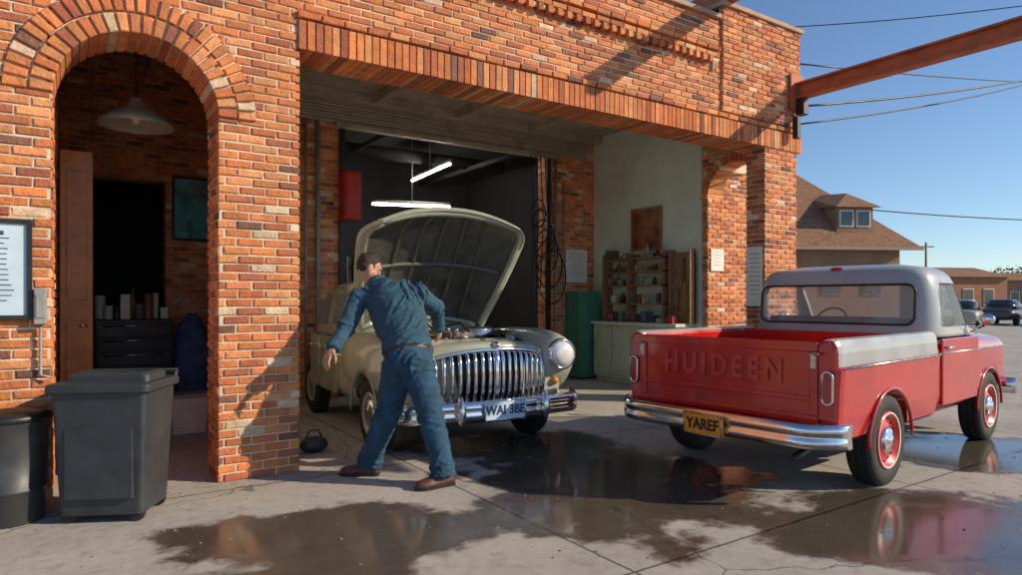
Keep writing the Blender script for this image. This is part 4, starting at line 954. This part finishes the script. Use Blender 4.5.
c=MB(); c.loft([[(1.06+x_,7.75+y_,z_) for x_,y_ in rrect(-w,w,-w*.8,w*.8,.03)] for z_,w in ((.375,.198),(.41,.198),(.42,.18))],sm=False); c.obj("lid",[M_gal],bk,True)
c=MB(); rings=[]
for i in range(16):
    ph=math.pi*(i+.5)/16.5
    rings.append([(1.24+(.22+.07*noise.noise(Vector((math.cos(t)*2,math.sin(t)*2,i*.4))))*math.sin(ph)*math.cos(t)*1.,8.8+.22*math.sin(ph)*math.sin(t),.62-.62*math.cos(ph)+.05*noise.noise(Vector((math.cos(t)*3,i,math.sin(t)*3)))) for t in [2*math.pi*k/24 for k in range(24)]])
c.loft(rings); o=c.obj("cloth_pile",[M_blue]); tag(o,"heap of dark blue cloth piled by the back wall","cloth")
o_=G(314,452); bg=thing("tool_bag",(o_.x,o_.y,0),"small dark tool bag on the floor beside the pier","bag")
c=MB(); c.ell((o_.x,o_.y,.07),(.13,.09,.075)); c.tube([(o_.x-.08,o_.y,.12),(o_.x-.04,o_.y,.2),(o_.x+.04,o_.y,.2),(o_.x+.08,o_.y,.12)],.008,6); c.obj("bag",[M_bin],bg,True)
# ------------------------------------------------------------------ background
hp0=Fv*30+Rv*((780-511)/FL*30); ang0=math.atan2(Rv.y,Rv.x)+math.radians(6)
hs_=thing("brick_house",(hp0.x,hp0.y,0),"brown brick house with shingle hip roof and dormer","house",ang0)
c=MB(); c.bx(-4.,3.9,-2.6,3.5,0,3.6); c.obj("wall",[M_pale],hs_)
c=MB(); vs=[(-4.5,-3.2,3.55),(4.5,-3.2,3.55),(4.5,4.0,3.55),(-4.5,4.0,3.55),(-1.2,.4,7.5),(.4,.4,7.5)]
c.add(vs,[(0,1,5,4),(1,2,5),(2,3,4,5),(3,0,4),(3,2,1,0)])
c.bx(-4.52,4.52,-3.24,-3.16,3.45,3.56,1); rf=c.obj("roof",[M_roof,mat("fascia",(.35,.25,.18),.7)],hs_)
c=MB(); c.bx(1.1,2.7,-2.6,-.6,4.0,5.35); do=c.obj("dormer",[M_pale],hs_); c=MB(); c.add([(.9,-2.9,5.25),(2.9,-2.9,5.25),(2.9,0,5.5),(.9,0,5.5),(.9,0,6.1),(2.9,0,6.1),(1.9,-2.0,5.95)],[(0,1,6),(1,2,5,6),(0,6,4,3),(6,5,4),(0,3,2,1)]); c.obj("dormer_roof",[M_roof],do)
for x_ in (1.2,1.95):
    c=MB(); c.bx(x_,x_+.62,-2.64,-2.6,4.45,5.15,0); wo=c.obj("window",[M_white],hs_); c=MB(); c.bx(x_+.06,x_+.56,-2.66,-2.645,4.51,5.09); c.obj("pane",[M_glassd],wo)
for x_ in (-1.5,.4,2.2):
    c=MB(); c.bx(x_,x_+.9,-2.64,-2.6,1.6,2.9,0); wo=c.obj("window",[M_wood],hs_); c=MB(); c.bx(x_+.07,x_+.83,-2.66,-2.645,1.68,2.82); c.obj("pane",[M_glassd],wo)
def farb(u,d,w,dp,h,label,m,rot=0,pitch=.8):
    p=Fv*d+Rv*((u-511)/FL*d); t=thing("low_building",(p.x,p.y,0),label,"building",math.atan2(Rv.y,Rv.x)+rot)
    c=MB(); c.bx(-w/2,w/2,0,dp,0,h); c.obj("wall",[m],t)
    c=MB(); c.add([(-w/2-.2,-.3,h),(w/2+.2,-.3,h),(w/2+.2,dp+.3,h),(-w/2-.2,dp+.3,h),(-w/2-.2,dp/2,h+pitch),(w/2+.2,dp/2,h+pitch)],[(0,1,5,4),(2,3,4,5),(0,4,3),(1,2,5),(3,2,1,0)]); c.obj("roof",[M_roof],t)
    k=int(w/1.6)
    for i in range(k):
        x_=-w/2+.5+i*1.6; c=MB(); c.bx(x_,x_+.8,-.05,.0,1.0,2.2); wo=c.obj("window",[M_white],t); c=MB(); c.bx(x_+.06,x_+.74,-.07,-.055,1.06,2.14); c.obj("pane",[M_glassd],wo)
farb(972,46,5.6,6,3.0,"low tan brick building beyond the parking area",M_brickfar,.15)
farb(1075,60,12,6,3.2,"long low pale building in the distance",M_pale,-.1)
farb(905,75,9,6,3.4,"distant low brown building beyond the street",M_pale,.1)
def farcar(u,d,rot,m,label):
    p=Fv*d+Rv*((u-511)/FL*d); t=thing("parked_car",(p.x,p.y,0),label,"car",rot,group="cars parked in the distance")
    c=MB(); c.loft([ringx(x_,0,w,zb,zt,24,3.5) for x_,w,zb,zt in interp([(-2.1,.7,.45,.75),(-1.9,.82,.3,.9),(-.8,.86,.25,.95),(.8,.86,.25,.93),(1.8,.8,.3,.8),(2.1,.65,.4,.65)],3)]); c.obj("body",[m],t)
    c=MB(); c.loft([ringz(z_,a,b,w,24,4) for z_,a,b,w in ((.88,-1.7,1.0,.78),(1.15,-1.4,.6,.72),(1.35,-1.1,.25,.62),(1.40,-.9,.05,.5))]); c.obj("window",[M_glassd],t)
    c=MB(); c.loft([ringz(z_,a,b,w,24,4) for z_,a,b,w in ((1.33,-1.15,.28,.64),(1.41,-.95,.1,.55),(1.43,-.8,0,.4))]); c.obj("roof",[m],t)
    for x_ in (-1.3,1.3):
        for y_ in (-.78,.78):
            c=MB(); c.lathe([(.2,-.1),(.31,-.1),(.32,-.05),(.32,.05),(.31,.1),(.2,.1)],(x_,y_,.32),'y',20); c.obj("wheel",[M_rubber],t)
farcar(962,34,.3,mat("silver_car",(.35,.35,.36),.4,coat=.5),"silver car parked far across the lot"); farcar(1006,38,.1,mat("dark_car",(.05,.05,.055),.4,coat=.5),"dark car parked far across the lot"); farcar(1060,36,.1,mat("white_car",(.5,.5,.48),.4,coat=.5),"pale car parked far across the lot")
def pole(u,d,h):
    p=Fv*d+Rv*((u-511)/FL*d); t=thing("utility_pole",(p.x,p.y,0),"wooden utility pole with crossarm in the distance","pole",group="utility poles")
    c=MB(); c.tube([p,p+Z*h],[.14,.09],10); c.obj("post",[M_wood],t,True); c=MB(); c.box(p+Z*(h-.4),(1.6,.1,.12),0,Matrix.Rotation(ang0,3,'Z')); c.obj("crossarm",[M_wood],t,True)
pole(926,62,6.8); pole(1040,48,7.5)
def tree(u,d,h,w):
    p=Fv*d+Rv*((u-511)/FL*d); t=thing("tree",(p.x,p.y,0),"small distant tree with uneven dusty foliage","tree",group="distant trees")
    c=MB(); c.tube([p,p+Z*h*.45+X*.1,p+Z*h*.8],[.18,.12,.04],8)
    for k in range(5): a=k*1.3; c.tube([p+Z*h*.4,p+Z*h*.7+Vector((math.cos(a),math.sin(a),0))*w*.35],[.07,.02],6)
    c.obj("trunk",[M_wood],t,True); c=MB()
    for k in range(26):
        q=p+Z*h*.68+Vector((random.gauss(0,w*.24),random.gauss(0,w*.24),random.gauss(0,h*.14)))
        for j in range(40):
            s_=q+Vector([random.gauss(0,w*.09) for _ in range(3)]); a=Vector([random.gauss(0,.13) for _ in range(3)]); b=Vector([random.gauss(0,.13) for _ in range(3)]); c.add([s_,s_+a,s_+a+b,s_+b],[(0,1,2,3)])
    c.obj("crown",[M_leaf],t,True,fixn=False)
for a in ((940,85,4.5,4),(1010,80,5.5,5),(1045,70,5,5),(885,95,5,6),(985,95,5,6)): tree(*a)
# ------------------------------------------------------------------ light, camera
sd=Vector((.67,-.61,.46)).normalized()
sun=bpy.data.lights.new("sun",'SUN'); sun.energy=5.0; sun.angle=math.radians(.5); sun.color=(1,.83,.60)
so=bpy.data.objects.new("sun",sun); COL.objects.link(so); so.rotation_euler=(-sd).to_track_quat('-Z','Y').to_euler()
w=bpy.data.worlds.new("World"); S.world=w; w.use_nodes=True; nt=w.node_tree; bgn=nt.nodes["Background"]
sk=nt.nodes.new("ShaderNodeTexSky"); sk.sky_type='NISHITA'; sk.sun_disc=False; sk.sun_elevation=math.asin(sd.z); sk.sun_rotation=math.atan2(sd.x,sd.y)
sk.air_density=.9; sk.dust_density=.1; sk.ozone_density=4.0
nt.links.new(sk.outputs[0],bgn.inputs[0]); bgn.inputs[1].default_value=.14
cd=bpy.data.cameras.new("camera"); co=bpy.data.objects.new("camera",cd); COL.objects.link(co); co.location=(0,0,H); co.rotation_euler=(math.pi/2,0,math.atan2(Rv.y,Rv.x))
cd.sensor_width=36; cd.lens=FL/1022*36; cd.shift_y=12.5/1022; cd.clip_end=2000; cd.clip_start=.05; S.camera=co
S.view_settings.view_transform='Standard'; S.view_settings.look='None'; S.view_settings.exposure=0
